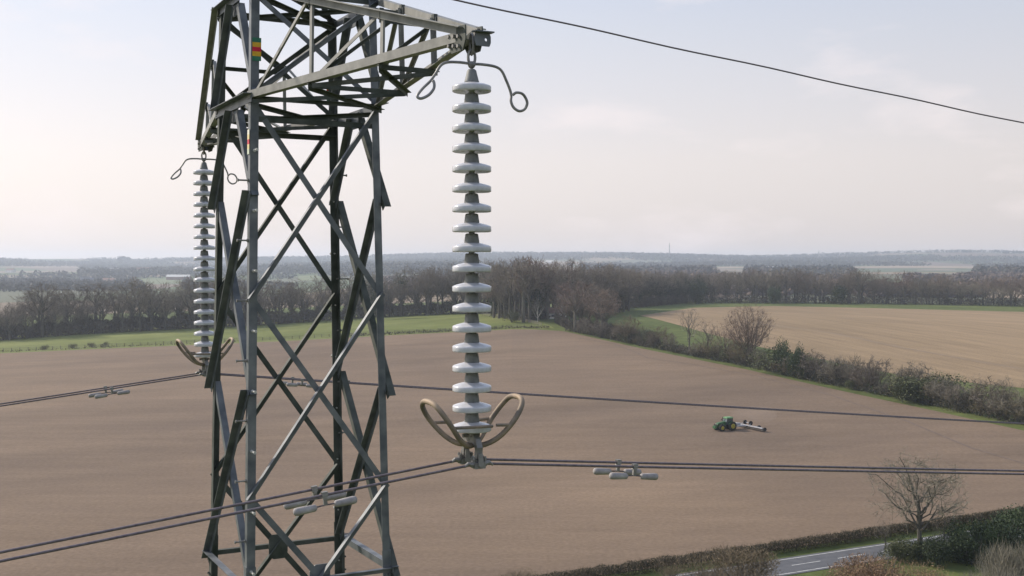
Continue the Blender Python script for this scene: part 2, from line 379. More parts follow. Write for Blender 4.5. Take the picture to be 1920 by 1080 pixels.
for f in ('AD', 'BC'):
    xpanel(f, N0-.05, N1); xpanel(f, N1-.03, N2); xpanel(f, NU-.05, N0+.05, w=.05)
    # lower half X with the gusset at the horizontal
    l, r, n = FACES[f]
    zc = L0; c = (node(l, zc)+node(r, zc))/2
    for z1, z2 in ((N2-.03, 2*L0-N2),):
        lt, lb, rt, rb = (inset(node(l, z1), l, r), inset(node(l, z2), l, r), inset(node(r, z1), r, l), inset(node(r, z2), r, l))
        brace(f, lb, rt, True, w=.062, ext1=.04); brace(f, lt, rb, False, w=.062)
    brace(f, node(l, L0)+n*.01, node(r, L0)+n*.01, True, w=.05)
    mb = MB(); rr = (node(r, 0)-node(l, 0)).normalized(); g = .125
    pts = [c+rr*x*g*.85+Z*y*g*1.1-n*.02 for x, y in ((-1, .55), (-.45, 1), (.75, 1), (1, .6), (1, -.75), (.5, -1), (-.6, -1), (-1, -.5))]
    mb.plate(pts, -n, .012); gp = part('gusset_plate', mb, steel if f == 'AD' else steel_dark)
    brace(f, node(l, N0-.2), node(r, N0-.2), False, w=.055, m=steel_dark)
    brace(f, node(l, NU-.01), node(r, NU-.01), False, w=.055, m=steel_dark)
    brace(f, node(l, N0), node(r, N0), True, w=.04, m=steel_dark)
for f in ('AB', 'CD'):
    l, r, n = FACES[f]; c0_ = lambda z: (node(l, z)+node(r, z))/2
    rr = (node(r, 0)-node(l, 0)).normalized()
    outer_to_l = (f == 'AB')       # the member falling to B / falling to D runs outside
    # inverted V under the arm level and between the arm levels
    for zt, zb in ((NU-.05, N0+.04), (N0-.06, Q1)):
        P = c0_(zt)
        ll = node(l, zb); rl = node(r, zb); tgt = ll if (l in 'BD') else rl; oth = rl if tgt is ll else ll
        sg = -1 if tgt is ll else 1
        brace(f, P+rr*sg*.03, tgt, True, w=.072, ext1=.10 if zt < N0+.5 else 0.02)
        brace(f, P-rr*sg*.05, oth, False, w=.072, m=steel)
        mb = MB(); mb.plate([P+rr*x+Z*y-n*.012 for x, y in ((-.13, .07), (.13, .07), (.1, -.1), (-.1, -.1))], -n, .01); part('gusset_plate', mb)
    for zt, zb in ((Q1, Q2), (Q2, L0)):
        hi_out, lo_out = ('A', 'B') if f == 'AB' else ('C', 'D')
        brace(f, node(hi_out, zt+.02), node(lo_out, zb), True, w=.072, ext0=.03, ext1=.10)
        brace(f, node(lo_out, zt), node(hi_out, zb), False, w=.068, m=steel)
    for z_, w_ in ((L0, .07), (N0, .085), (NU, .075)):
        brace(f, node(l, z_), node(r, z_), True, w=w_, ext0=.06, ext1=.06, m=steel)
# plan bracing at the arm levels
for z_ in (N0-.03, NU-.03):
    for a, b in (('A', 'C'), ('B', 'D')):
        P, Q = node(a, z_), node(b, z_); n = Z
        mb = MB(); sd_ = (Q-P).cross(Z).normalized()
        mb.angle(P+(Q-P)*.04-Z*(.012 if a == 'A' else .028), Q-(Q-P)*.04-Z*(.012 if a == 'A' else .028), .045, .007, sd_, -Z)
        part('plan_brace', mb, steel_dark)
# lattice below the picture, down to the foot
mb = MB(); z = L0
while z > ZB+3:
    z2 = max(ZB+.4, z-2.2)
    if z < L0-.1:
        for f, (l, r, n) in FACES.items():
            for P, Q, o in ((node(l, z), node(r, z2), .004), (node(r, z), node(l, z2), -.016)):
                ax = (Q-P).normalized(); e = n.cross(ax); mb.angle(P+n*o, Q+n*o, .07, .008, e, n if o > 0 else -n)
    z = z2
part('lower_lattice', mb, steel, kind='stuff')
for k, (a, b) in CR.items():
    mb = MB(); p = node(k, ZB); mb.lathe([(.35, -.3), (.35, .15), (.28, .32), (.12, .34)], p-T0, 16); obj('foundation', mb, mat('concrete', (.3, .29, .27), .9), pylon)
# earth wire peak
mb = MB(); ap = Vector((TX, TY, H+APEX)); mb.plate([ap+U*x+Z*y-V*.006 for x, y in ((-.09, .08), (.09, .08), (.07, -.22), (-.07, -.22))], V, .012)
mb.plate([ap+V*x+Z*y-U*.006 for x, y in ((-.09, .08), (-.008, .08), (-.008, -.2), (-.07, -.2))], U, .012); mb.plate([ap+V*x+Z*y-U*.006 for x, y in ((.008, .08), (.09, .08), (.07, -.2), (.008, -.2))], U, .012)
part('peak_plate', mb)
for f, (l, r, n) in FACES.items():
    P = node(l, NU+.03).lerp(ap, .5); Q = node(r, NU+.03).lerp(ap, .5)
    brace(n, P, Q, False, w=.045, t=.006, m=steel_dark)
    brace(n, node(l, NU+.03), Q, False, w=.04, t=.006, m=steel_dark)
# cross arms
def arm(s):                      # s=-1 towards the near (right) tip, +1 towards the far (left) tip
    tip = Vector((TX, TY, H+TIPZ))+V*s*LARM
    ks = ('A', 'D') if s < 0 else ('B', 'C')
    lowt = tip; upt = tip+Z*.06
    ms = steel_arm
    main = MB(); sp = {}
    for k in ks:
        a = CR[k][0]; side = U*a
        lo0, up0 = node(k, N0)+side*.012, node(k, NU)+side*.012
        lo1, up1 = lowt+side*.05, upt+side*.045
        sp[k] = (lo0, lo1, up0, up1, side)
        main.angle(lo0-(lo1-lo0).normalized()*.05, lo1, .072, .008, Z, -side)
        main.angle(up0-(up1-up0).normalized()*.05+Z*.035, up1+Z*.03, .068, .008, -Z, side)
    arm_o = part('crossarm', main, ms)
    def bar(P, Q, w, d1, d2, m=steel_arm, nm='lattice_bar'):
        mb = MB(); mb.angle(P, Q, w, .006, d1, d2); part(nm, mb, m, parent=arm_o)
    for k in ks:
        lo0, lo1, up0, up1, side = sp[k]
        L = lambda t: lo0.lerp(lo1, t)+Z*.03-side*.010
        Up = lambda t: up0.lerp(up1, t)-Z*.005-side*.010
        along = (lo1-lo0).normalized()
        for t in (1/3, 2/3, .87):
            if t < .8: bar(L(t)-Z*.02, Up(t)+Z*.02, .042, along, -side)
        for t0, t1 in ((0.01, .31), (1/3+.01, 2/3-.02)):
            P, Q = L(t0), Up(t1); e = (Q-P).cross(side).normalized(); e = e if e.z < 0 else -e
            bar(P-side*.008, Q-side*.008, .036, e, -side)
    a, b = ks
    for t in (1/3, 2/3):
        P = sp[a][0].lerp(sp[a][1], t); Q = sp[b][0].lerp(sp[b][1], t); bar(P-Z*.01, Q-Z*.01, .042, -V*s, -Z, steel_dark, 'cross_bar')
        P = sp[a][2].lerp(sp[a][3], t); Q = sp[b][2].lerp(sp[b][3], t); bar(P-Z*.03, Q-Z*.03, .042, -V*s, -Z, steel_dark, 'cross_bar')
        for kk in (a, b):
            pp = sp[kk][2].lerp(sp[kk][3], t); mb = MB(); mb.box(pp+Z*.0-sp[kk][4]*.012, .035, .05, .085, Matrix.Rotation(TH, 3, 'Z')); part('cleat', mb, steel_dark, parent=arm_o)
    for t0, t1 in ((0, 1/3), (1/3, 2/3)):
        P = sp[a][0].lerp(sp[a][1], t0+.02); Q = sp[b][0].lerp(sp[b][1], t1); bar(P-Z*.02, Q-Z*.02, .04, U, -Z, steel_dark, 'plan_brace')
        P = sp[b][0].lerp(sp[b][1], t0+.02); Q = sp[a][0].lerp(sp[a][1], t1); bar(P-Z*.035, Q-Z*.035, .04, U, -Z, steel_dark, 'plan_brace')
        P = sp[a][2].lerp(sp[a][3], t0+.02); Q = sp[b][2].lerp(sp[b][3], t1); bar(P-Z*.02, Q-Z*.02, .036, U, -Z, steel_dark, 'plan_brace')
    # internal face bracing in the cross section
    for t in (1/3, 2/3):
        P = sp[a][0].lerp(sp[a][1], t); Q = sp[b][2].lerp(sp[b][3], t); bar(P+Z*.01-V*s*.02, Q-V*s*.02, .034, U, V*s, steel_dark)
    # tip: gussets, hanger plate, end bracket
    mb = MB()
    for q in (-1, 1): mb.plate([tip+U*q*.062-V*s*x+Z*y for x, y in ((.26, .0), (.26, .07), (.05, .11), (-.04, .10), (-.045, .0), (.0, -.075), (.19, -.075))], U*q, .010)
    part('tip_gusset', mb, steel_dark, parent=arm_o)
    mb = MB(); c = tip+V*s*.055; M = Matrix.Rotation(TH, 3, 'Z')
    x0 = -.02; x1 = .12
    hole = .012
    # bracket plate with a hole, built as a frame of four pieces
    w_, h_ = .135, .095; cx = .055
    def fr(x, y, z_): return c+U*x+V*s*y+Z*z_
    seg = 10
    outp = [(cx-w_/2, -h_/2), (cx+w_/2, -h_/2), (cx+w_/2, h_/2), (cx-w_/2, h_/2)]
    ring = [(cx+.03+hole*math.cos(2*PI*j/12), hole*math.sin(2*PI*j/12)) for j in range(12)]
    def outer_pt(j):
        an = 2*PI*j/12; dx, dy = math.cos(an), math.sin(an); hx, hy = cx+.03, 0
        tt = 9
        if dx > 1e-6: tt = min(tt, (cx+w_/2-hx)/dx)
        if dx < -1e-6: tt = min(tt, (cx-w_/2-hx)/dx)
        if dy > 1e-6: tt = min(tt, (h_/2)/dy)
        if dy < -1e-6: tt = min(tt, (-h_/2)/dy)
        return (hx+dx*tt, dy*tt)
    oo = [outer_pt(j) for j in range(12)]
    for yy in (0, .012):
        for j in range(12):
            j2 = (j+1) % 12; q4 = [fr(*(ring[j][0], yy, ring[j][1])), fr(oo[j][0], yy, oo[j][1]), fr(oo[j2][0], yy, oo[j2][1]), fr(ring[j2][0], yy, ring[j2][1])]
            mb.quad(*q4)
    for cxn, czn, ww, hh in ((cx+w_/2-.012, h_/2-.005, .03, .012),): pass
    mb.box(fr(cx, .022, h_/2+.004), w_+.02, .06, .009, M)
    part('end_bracket', mb, steel, parent=arm_o)
    mb = MB()
    for q in range(3):
        for sdn in (-1, 1):
            p = tip+U*sdn*.072-V*s*(.05+q*.08)+Z*(.03+.012*q); mb.tube([p, p+U*sdn*.022], .015, 6)
            p = p-Z*.07; mb.tube([p, p+U*sdn*.022], .015, 6)
    part('bolt', mb, fitting, parent=arm_o)
    return tip
# phase colour plates on the legs
def marker(k, zc, hgt, side, pale=False):
    cols = [((.03, .16, .09), 'green'), ((.62, .36, .02), 'yellow'), ((.55, .012, .04), 'red'), ((.62, .36, .02), 'yellow'), ((.03, .16, .09), 'green')]
    if pale: cols = [((.75, .72, .6), 'white'), ((.75, .62, .3), 'paleyellow'), ((.6, .03, .1), 'red'), ((.75, .62, .3), 'paleyellow'), ((.6, .65, .5), 'palegreen')]
    a, b = CR[k]; root = None
    for j, (c, nm) in enumerate(cols):
        z1 = zc+hgt/2-j*hgt/5; z2 = z1-hgt/5; p = lambda z_: node(k, z_)
        dn, dw = ((V*b, -U*a) if side == 'AD' else (U*a, -V*b))
        w0, w1 = (.012, .098) if not pale else (.01, .075)
        mb = MB(); q1, q2 = p(z1), p(z2); mb.plate([q1+dw*w0+dn*.004, q1+dw*w1+dn*.004, q2+dw*w1+dn*.004, q2+dw*w0+dn*.004], dn, .005)
        mm = mat('plate_'+nm, c, .4, scale=30, var=.12)
        o = part('phase_plate' if j == 0 else 'colour_band', mb, mm, parent=legs[k]) if j == 0 else None
        if j: o = part('phase_plate', mb, mm, parent=legs[k])
marker('A', 2.10, .225, 'AD'); marker('A', 1.20, .24, 'AB', True); marker('C', 1.95, .2, 'AD')
tipR = arm(-1); tipL = arm(1)
# ================================================================== insulator strings
def disc_mb():
    mb = MB(); mb.lathe([(.052, .046), (.060, .044), (.075, .040), (.105, .033), (.128, .025), (.1375, .021), (.1415, .017), (.1425, .011), (.1425, -.014), (.1405, -.019), (.134, -.022), (.128, -.021),
                          (.120, -.008), (.108, -.008), (.104, -.018), (.099, -.018), (.095, -.006), (.082, -.006), (.078, -.018), (.073, -.018), (.068, -.004), (.05, -.004), (.03, -.01), (.022, -.012), (.022, -.036)], n=40); return mb
def cap_mb(top=False):
    mb = MB()
    mb.lathe([(.034, .113), (.043, .1105), (.0475, .104), (.0495, .09), (.0525, .07), (.0555, .052), (.0545, .045)] if not top else
             [(.012, .145), (.024, .143), (.034, .132), (.040, .105), (.048, .075), (.054, .052), (.054, .045)], n=24)
    return mb
disc_me = fixn(mesh('insulator_disc', disc_mb(), porcelain, True))
cap_me = fixn(mesh('metal_cap', cap_mb(), capm, True)); capt_me = fixn(mesh('metal_cap', cap_mb(True), capm, True))
def smooth_path(pts, k=6):
    pts = [Vector(p) for p in pts]; out = []
    for i in range(len(pts)-1):
        p0 = pts[max(i-1, 0)]; p1 = pts[i]; p2 = pts[i+1]; p3 = pts[min(i+2, len(pts)-1)]
        for j in range(k):
            t = j/k; out.append(.5*((2*p1)+(p2-p0)*t+(2*p0-5*p1+4*p2-p3)*t*t+(3*p1-p0-3*p2+p3)*t**3))
    out.append(pts[-1]); return out
def string(tip, label, mirror):
    r = thing('insulator_string', label, 'insulator', tip, TH, 'porcelain insulator strings hanging from the crossarm tips')
    z0 = 1.277-TIPZ; dz = .145
    for i in range(18):
        d = link('insulator_disc', disc_me, r); d.location = (0, 0, z0-i*dz)
        c = link('metal_cap', capt_me if i == 0 else cap_me, d); c.location = (0, 0, 0)
        if i == 0: pass
    # shackle and chain links
    mb = MB()
    def ringpts(cz, ax, w, h): return [Vector((w*math.cos(a)*(ax == 'x'), w*math.cos(a)*(ax == 'y'), cz+h*math.sin(a))) for a in [2*PI*k/16 for k in range(17)]]
    mb.tube(ringpts(-.03, 'y', .028, .075), .010, 8, False)
    mb.tube(ringpts(-.125, 'x', .028, .055), .0105, 8, False)
    mb.tube([(0, 0, -.165), (0, 0, z0+.13)], .012, 8)
    mb.lathe([(.02, -.155), (.028, -.165), (.028, -.185), (.018, -.2)], n=12)
    obj('shackle', mb, fitting, r, True)
    # top arcing horn
    zc = -.172
    for s in (-1, 1):
        sq = s
        tail = [(-.285, 0, zc-.09), (-.33, 0, zc-.15), (-.385, -.01, zc-.20), (-.43, -.02, zc-.25), (-.438, -.03, zc-.275), (-.412, -.04, zc-.282), (-.36, -.045, zc-.255), (-.32, -.04, zc-.21), (-.31, -.03, zc-.172), (-.315, -.02, zc-.145)] if s < 0 else \
               [(.285, 0, zc-.10), (.315, 0, zc-.165), (.325, 0, zc-.205), (.318, -.01, zc-.25), (.335, -.02, zc-.295), (.375, -.03, zc-.32), (.418, -.035, zc-.305), (.438, -.04, zc-.262), (.425, -.04, zc-.222), (.395, -.04, zc-.192), (.352, -.03, zc-.186), (.327, -.02, zc-.205)]
        pts = smooth_path([(0, 0, zc), (s*.09, 0, zc+.004), (s*.19, 0, zc-.003), (s*.245, 0, zc-.03)]+tail, 5)
        mb = MB(); mb.tube(pts, .0105, 8); obj('arcing_horn', mb, fitting, r, True)
    # bottom arcing rackets
    zb = -1.305-TIPZ; e = .0
    for s in (-1, 1):
        base = [(0, -.035, zb), (s*.07, -.07, zb), (s*.16, -.13, zb+.06), (s*.25, -.175, zb+.17), (s*.325, -.16, zb+.275), (s*.355, -.09, zb+.325), (s*.355, .05, zb+.325),
                (s*.335, .13, zb+.275), (s*.26, .165, zb+.17), (s*.165, .13, zb+.06), (s*.08, .07, zb), (0, .035, zb)]
        mb = MB(); mb.tube(smooth_path(base, 5), .0200, 10); rk = obj('arcing_ring', mb, rusty, r, True)
        for sy in (-1, 1):
            zc2 = zb+.150; x0, x1 = (s*.24, (-s*.0+.02 if s > 0 else .09)) if sy < 0 else (s*.25, s*.09)
            if sy < 0: x0, x1 = (-.235, .085) if s < 0 else (.115, .245)
            pts = [(x0, sy*.165, zc2+.0), ((x0+x1)/2, sy*.17, zc2-.003), (x1, sy*.165, zc2-.006)]
            mb = MB(); mb.tube(pts, .0125, 6); obj('stay_bar', mb, rusty, rk, False)
    # yoke: two curved plates spreading along the arm direction
    ya = -1.235-TIPZ; mb = MB()
    mb.lathe([(.03, ya+.05), (.034, ya+.02), (.034, ya-.03), (.02, ya-.05)], n=12)
    mb.box((0, 0, ya-.035), .05, .17, .05)
    mb.tube([(-.075, .0, ya-.005), (.06, .0, ya-.005)], .014, 8)
    obj('yoke', mb, fitting, r)
    for sy in (-1, 1):
        mb = MB()
        pts = [(0, sy*.05, ya-.01), (0, sy*.095, ya-.03), (0, sy*.118, ya-.09), (0, sy*.115, ya-.15)]
        mb.plate([(-.022, sy*.05, ya+.015), (-.022, sy*.10, ya-.02), (-.022, sy*.135, ya-.08), (-.022, sy*.125, ya-.16), (-.022, sy*.095, ya-.16), (-.022, sy*.09, ya-.09), (-.022, sy*.05, ya-.05)], (1, 0, 0), .044)
        obj('hanger_strap', mb, fitting, r)
        cl = MB(); zc3 = -1.432-TIPZ; y = sy*.11
        prof = [(-.115, -.018, .010), (-.085, .004, .014), (-.05, -.004, .024), (0, -.010, .030), (.05, -.004, .024), (.085, .004, .014), (.115, -.018, .010)]
        cl.tube([(x, y, zc3+dz_) for x, dz_, _ in prof], [r_ for *_, r_ in prof], 8)
        cl.box((0, y, zc3-.012), .085, .062, .045)
        cl.box((0, y, zc3+.024), .11, .03, .016)
        for x in (-.045, .045):
            for y2 in (-.018, .018): cl.tube([(x, y+y2, zc3-.01), (x, y+y2, zc3+.052)], .0062, 6); cl.tube([(x, y+y2, zc3+.033), (x, y+y2, zc3+.043)], .011, 6)
        cl.tube([(0, y-.042, zc3-.005), (0, y+.042, zc3-.005)], .019, 10)
        for q in (-1, 1): cl.plate([(-.016, y+q*.03, zc3+.075), (.016, y+q*.03, zc3+.075), (.022, y+q*.036, zc3-.01), (-.022, y+q*.036, zc3-.01)], (0, q, 0), .007)
        obj('suspension_clamp', cl, fitting, r)
    return r
string(tipR, 'white porcelain insulator string hanging from the near right crossarm tip, fully in view', 1)
sl = string(tipL, 'smaller white insulator string half hidden behind the pylon at the left', 1)
sl.scale = (1.02, 1.02, 1.02)
# ================================================================== conductors
G, SPAN = .102, 330.0
def wz(s): s = abs(s); return -G*s+G*s*s/SPAN
ZW = -1.432
GF, ZF = .113, -1.493        # the far cables sag a little more
def wire(base, s0, s1, rad, label, cat='cable', group=None, g=None, name='conductor', twist=0):
    pts = []; s = s0
    ss = []
    while s < s1:
        ss.append(s); s += .12 if abs(s) < 4 else (.4 if abs(s) < 20 else (2 if abs(s) < 60 else 6))
    ss.append(s1)
    if 0 not in ss: ss.append(0); ss.sort()
    f = (lambda q: wz(q)) if g is None else (lambda q: -g*abs(q)+g*q*q/SPAN)
    mb = MB()
    pts = [base+U*q+Z*f(q) for q in ss]
    if twist:
        pts = [p+Z*twist*math.sin(q*2.3)+V*twist*math.cos(q*2.3) for p, q in zip(pts, ss)]
    mb.tube(pts, rad, 8)
    o = obj(name, mb, wirem, None, True, label=label, category=cat)
    if group: o['group'] = group
    return o
gr = 'twin power conductors'
for base, nm, zw, g_ in ((tipR, 'near right', ZW, None), (tipL, 'far left', ZF, GF)):
    b = Vector((base.x, base.y, H+zw))
    wire(b-V*.11, -45, 260, .0096, 'thin grey power cable under the %s insulator string, lower of its pair' % nm, group=gr, g=g_)
    wire(b+V*.11, -45, 260, .0096, 'thin grey power cable under the %s insulator string, upper of its pair' % nm, group=gr, g=g_)
wire(Vector((TX, TY, H+3.15)), -45, 260, .0105, 'single dark earth wire crossing the sky at the upper right', g=.090, name='earth_wire', twist=.006)
# dampers
weight_m = mat('damper_weight', (.25, .23, .23), .75, .05, scale=16, col2=(.42, .40, .38))
def damper(base, sv, px, label, k=1.0):
    far_ = base is tipL; b = Vector((base.x, base.y, H+(ZF if far_ else ZW)))+V*sv*.11; GG = GF if far_ else G
    tx = (px-960)/2130.0; s = (tx*b.y-b.x)/(U.x-tx*U.y); g = -GG if s > 0 else GG
    p = b+U*s+Z*(-GG*abs(s)+GG*s*s/SPAN)
    r = thing('vibration_damper', label, 'damper', p, TH, 'vibration dampers clamped to the power cables')
    r.rotation_euler = (0, math.atan(-g), TH)
    mb = MB(); mb.box((0, 0, .005), .04, .034, .036); mb.box((0, 0, -.035), .026, .02, .07); mb.tube([(0, -.02, -.02), (0, .025, -.02)], .012, 8); mb.tube([(-.02, 0, .004), (.02, 0, .004)], .0185, 10)
    obj('clamp', mb, fitting, r)
    mb = MB(); mb.tube([(-.13, 0, -.074), (0, 0, -.068), (.13, 0, -.074)], .006, 6); obj('messenger_wire', mb, wirem, r)
    for q in (-1, 1):
        mb = MB(); x0, x1 = .062, .225
        mb.tube([(q*x, 0, -.074) for x in (x0, x0+.006, x0+.012, x1-.03, x1-.012, x1-.004, x1)], [.012, .020, .024, .028, .0255, .018, .008], 14)
        obj('weight', mb, weight_m, r, True)
damper(tipR, -1, 607, 'grey double weight damper on the front cable at the lower left, crossing the pylon')
damper(tipR, 1, 588, 'grey double weight damper on the rear cable at the lower left, behind its neighbour')
damper(tipR, -1, 1191, 'grey double weight damper on the front cable right of the near insulator string')
damper(tipR, 1, 1160, 'grey double weight damper on the rear cable right of the near insulator string')
damper(tipL, -1, 208, 'small damper on the front cable at the far left edge, over the brown field')
damper(tipL, 1, 196, 'small damper on the rear cable at the far left edge, over the brown field')
damper(tipL, -1, 566, 'small damper on the front far cable seen through the pylon')
damper(tipL, 1, 548, 'small damper on the rear far cable seen through the pylon')
# ================================================================== vegetation
twig = mat('twig_brown', (.145, .122, .092), .9, scale=.25, col2=(.23, .195, .15), rnd=.45)
twig_red = mat('twig_reddish', (.15, .108, .082), .9, scale=.25, col2=(.225, .165, .125), rnd=.35)
twig_grey = mat('twig_grey', (.16, .14, .105), .9, scale=.25, col2=(.27, .24, .18), rnd=.35)
twig_pale = mat('twig_pale', (.15, .135, .098), .9, scale=.3, col2=(.26, .235, .18), rnd=.2)
bark = mat('bark', (.075, .068, .052), .95, scale=1.5, col2=(.14, .13, .10), rnd=.3)
bark_pale = mat('bark_pale', (.3, .28, .24), .9, scale=1.5, col2=(.48, .45, .40))
ivy = mat('ivy_leaf', (.014, .026, .010), .7, scale=.9, col2=(.06, .085, .028), rnd=.45)
green = mat('hedge_leaf', (.05, .062, .024), .8, scale=.6, col2=(.12, .125, .055), rnd=.3)
dark_twig = mat('thicket', (.052, .048, .034), .95, scale=.3, col2=(.125, .11, .075), rnd=.3)
bud = mat('orange_buds', (.165, .112, .062), .9, scale=.5, col2=(.27, .18, .105), rnd=.15)
bud2 = mat('olive_buds', (.125, .10, .058), .9, scale=.5, col2=(.21, .165, .10), rnd=.15)
def rv(R, s=1.0): return Vector((R.gauss(0, s), R.gauss(0, s), R.gauss(0, s)))
def ribbon(mb, p, d, L, w, R):
    s = d.cross(rv(R)); s = s.normalized()*w/2 if s.length > 1e-6 else Vector((w/2, 0, 0))
    q = p+d*L*.5+rv(R, L*.06); e = p+d*L
    o = len(mb.v); mb.v.extend([p-s, p+s, q+s*.7, q-s*.7, e]); mb.f.extend([(o, o+1, o+2, o+3), (o+3, o+2, o+4)])
def leaf(mb, p, sz, R):
    a = rv(R).normalized()*sz; b = a.cross(rv(R)); b = b.normalized()*sz*.6 if b.length > 1e-6 else Vector((0, 0, sz))
    o = len(mb.v); mb.v.extend([p-a*.5, p+b*.5, p+a*.5, p-b*.5]); mb.f.append((o, o+1, o+2, o+3))
def tree_mesh(seed, h=1.0, trunkf=.3, spread=.42, fill=1.0, twl=.055, tww=.0022, levels=4, nb=7, ivy_amt=0, up_=.35, tr=.018, limbs=None, twigs=9, round_=True):
    """unit-height tree: returns trunk mesh builder, crown mesh builder, ivy builder"""
    R = random.Random(seed); tb, cb, ib = MB(), MB(), MB()
    def grow(p, d, L, r, lev):
        n = 4 if lev < 2 else 3; pts = [p]; rad = [r]; dd = d.copy()
        for i in range(n):
            dd = (dd+rv(R, .13 if lev else .05)+Z*(up_*.12 if lev else .1)).normalized(); pts.append(pts[-1]+dd*L/n); rad.append(r*(1-.62*(i+1)/n) if lev else r*(1-.35*(i+1)/n))
        (tb if lev <= 1 else cb).tube(pts, rad, 6 if lev == 0 else (4 if lev == 1 else 3), False)
        if ivy_amt and lev <= 1:
            for i in range(int(ivy_amt*(170 if lev == 0 else 60))):
                t = R.random()*n*(1 if lev == 0 else .6); k = min(n-1, int(t)); q = pts[k].lerp(pts[k+1], t-k); leaf(ib, q+rv(R, .028 if lev == 0 else .02), .03, R)
        if lev >= levels-1:
            for i in range(int(twigs*fill)):
                t = R.random()*n; k = min(n-1, int(t)); q = pts[k].lerp(pts[k+1], t-k)
                ribbon(cb, q, (dd*.7+rv(R, .55)+Z*.12).normalized(), twl*R.uniform(.6, 1.3), tww, R)
            return
        m = nb if lev == 0 else (5 if lev == 1 else 4)
        for i in range(m):
            t = (.35+.65*(i+R.random())/m) if lev else (.45+.55*(i+.5)/m); t = min(.999, t)*n; k = min(n-1, int(t)); q = pts[k].lerp(pts[k+1], t-k)
            az = 2*PI*(i*.382+R.random()*.25); side = dd.orthogonal().normalized(); side = Matrix.Rotation(az, 3, dd) @ side
            ang = R.uniform(.45, .95) if lev else R.uniform(.35, 1.0)*(1.1-.45*i/m)
            nd = (dd*math.cos(ang)+side*math.sin(ang)*(spread/.42)+Z*up_*.5).normalized()
            ll = (1-trunkf)*.58*R.uniform(.75, 1.1) if lev == 0 else L*R.uniform(.45, .68)
            grow(q, nd, ll, r*(.5 if lev == 0 else .48)*R.uniform(.8, 1.1), lev+1)
        if lev == 0:
            grow(pts[-1], (dd+rv(R, .1)).normalized(), (1-trunkf)*.62, r*.55, 1)
    grow(Vector((0, 0, -.01)), Z.copy(), trunkf*1.35, tr, 0)
    zm = max(v.z for v in cb.v); k = 1/zm
    for b in (tb, cb, ib): b.v = [v*k for v in b.v]
    return tb, cb, ib
def crown_mesh(seed, rx=.34, cz=.60, rz=.40, split=.22, nm=13, ns=8, nt=6, tw=5, twl=.05, tww=.003, tr=.018, ivy_amt=0, lump=.22, wob=.03, hang=.0):
    """unit-height tree whose limbs fan out from the trunk and end inside an uneven rounded crown"""
    R = random.Random(seed); tb, cb, ib = MB(), MB(), MB()
    def shell(d, f):
        k = 1+lump*noise.noise(d*1.9+Vector((seed, 0, 0)))*1.6
        return Vector((d.x*rx*k*f, d.y*rx*k*f, cz+d.z*rz*k*f))
    def curve(a, b, d0, bow, n):
        L = (b-a).length; c = a+d0*L*bow; out = []
        for i in range(n+1):
            t = i/n; out.append(a*(1-t)**2+c*2*t*(1-t)+b*t*t+(rv(R, L*wob) if 0 < i < n else Vector()))
        return out
    top = Vector((R.gauss(0, .01), R.gauss(0, .01), split*1.5))
    tk = [Vector((0, 0, -.02)), Vector((0, 0, split*.6)), top, Vector((R.gauss(0, .02), R.gauss(0, .02), cz))]
    tb.tube(tk, [tr*1.2, tr, tr*.75, tr*.4], 7, False)
    for i in range(nm):
        u = (i+.5)/nm; z = 1-1.35*u; az = i*2.4+R.random()*.6; q = math.sqrt(max(0, 1-z*z)); d = Vector((q*math.cos(az), q*math.sin(az), z))
        hb = split*(.75+.6*R.random()) if z < .5 else split*1.4; a = Vector((0, 0, hb)); b = shell(d, R.uniform(.72, .92))
        d0 = (Vector((d.x, d.y, 0))*.55+Z).normalized(); P = curve(a, b, d0, .5, 6); rr = tr*R.uniform(.36, .52)
        tb.tube(P, [rr*(1-.8*k/6) for k in range(7)], 5, False)
        for _ in range(int(ivy_amt*26)): k = R.random()*5; c = P[int(k)].lerp(P[int(k)+1], k % 1); leaf(ib, c+rv(R, .022), .03, R)
        for j in range(ns):
            t = .25+.75*(j+R.random())/ns; k = min(5, int(t*6)); p = P[k].lerp(P[k+1], t*6-k); d2 = (d+rv(R, .45)).normalized()
            e = shell(d2, R.uniform(.7, 1.02)); 
            if (e-p).length > .34: e = p+(e-p).normalized()*.34
            ax = (P[k+1]-P[k]).normalized(); Q = curve(p, e, (ax+Z*.4).normalized(), .4, 4); r2 = rr*(1-.75*t)*.6
            cb.tube(Q, [max(tww*.45, r2*(1-.8*m/4)) for m in range(5)], 3, False)
            for m in range(nt):
                tt = .2+.8*R.random(); kk = min(3, int(tt*4)); p3 = Q[kk].lerp(Q[kk+1], tt*4-kk); d3 = ((Q[-1]-Q[0]).normalized()*.5+rv(R, .5)+Z*(.28-hang)).normalized(); L3 = twl*R.uniform(.9, 1.8)
                ribbon(cb, p3, d3, L3, tww*1.2, R)
                for w in range(tw): ribbon(cb, p3+d3*L3*R.random(), (d3*.6+rv(R, .5)+Z*(.15-hang)).normalized(), twl*R.uniform(.4, .9), tww*.8, R)
    for _ in range(int(ivy_amt*260)): zq = R.random()**.8*cz*1.15; leaf(ib, Vector((R.gauss(0, .03), R.gauss(0, .03), zq)), .032, R)
    zm = max(v.z for v in cb.v)
    for b_ in (tb, cb, ib): b_.v = [v/zm for v in b_.v]
    return tb, cb, ib
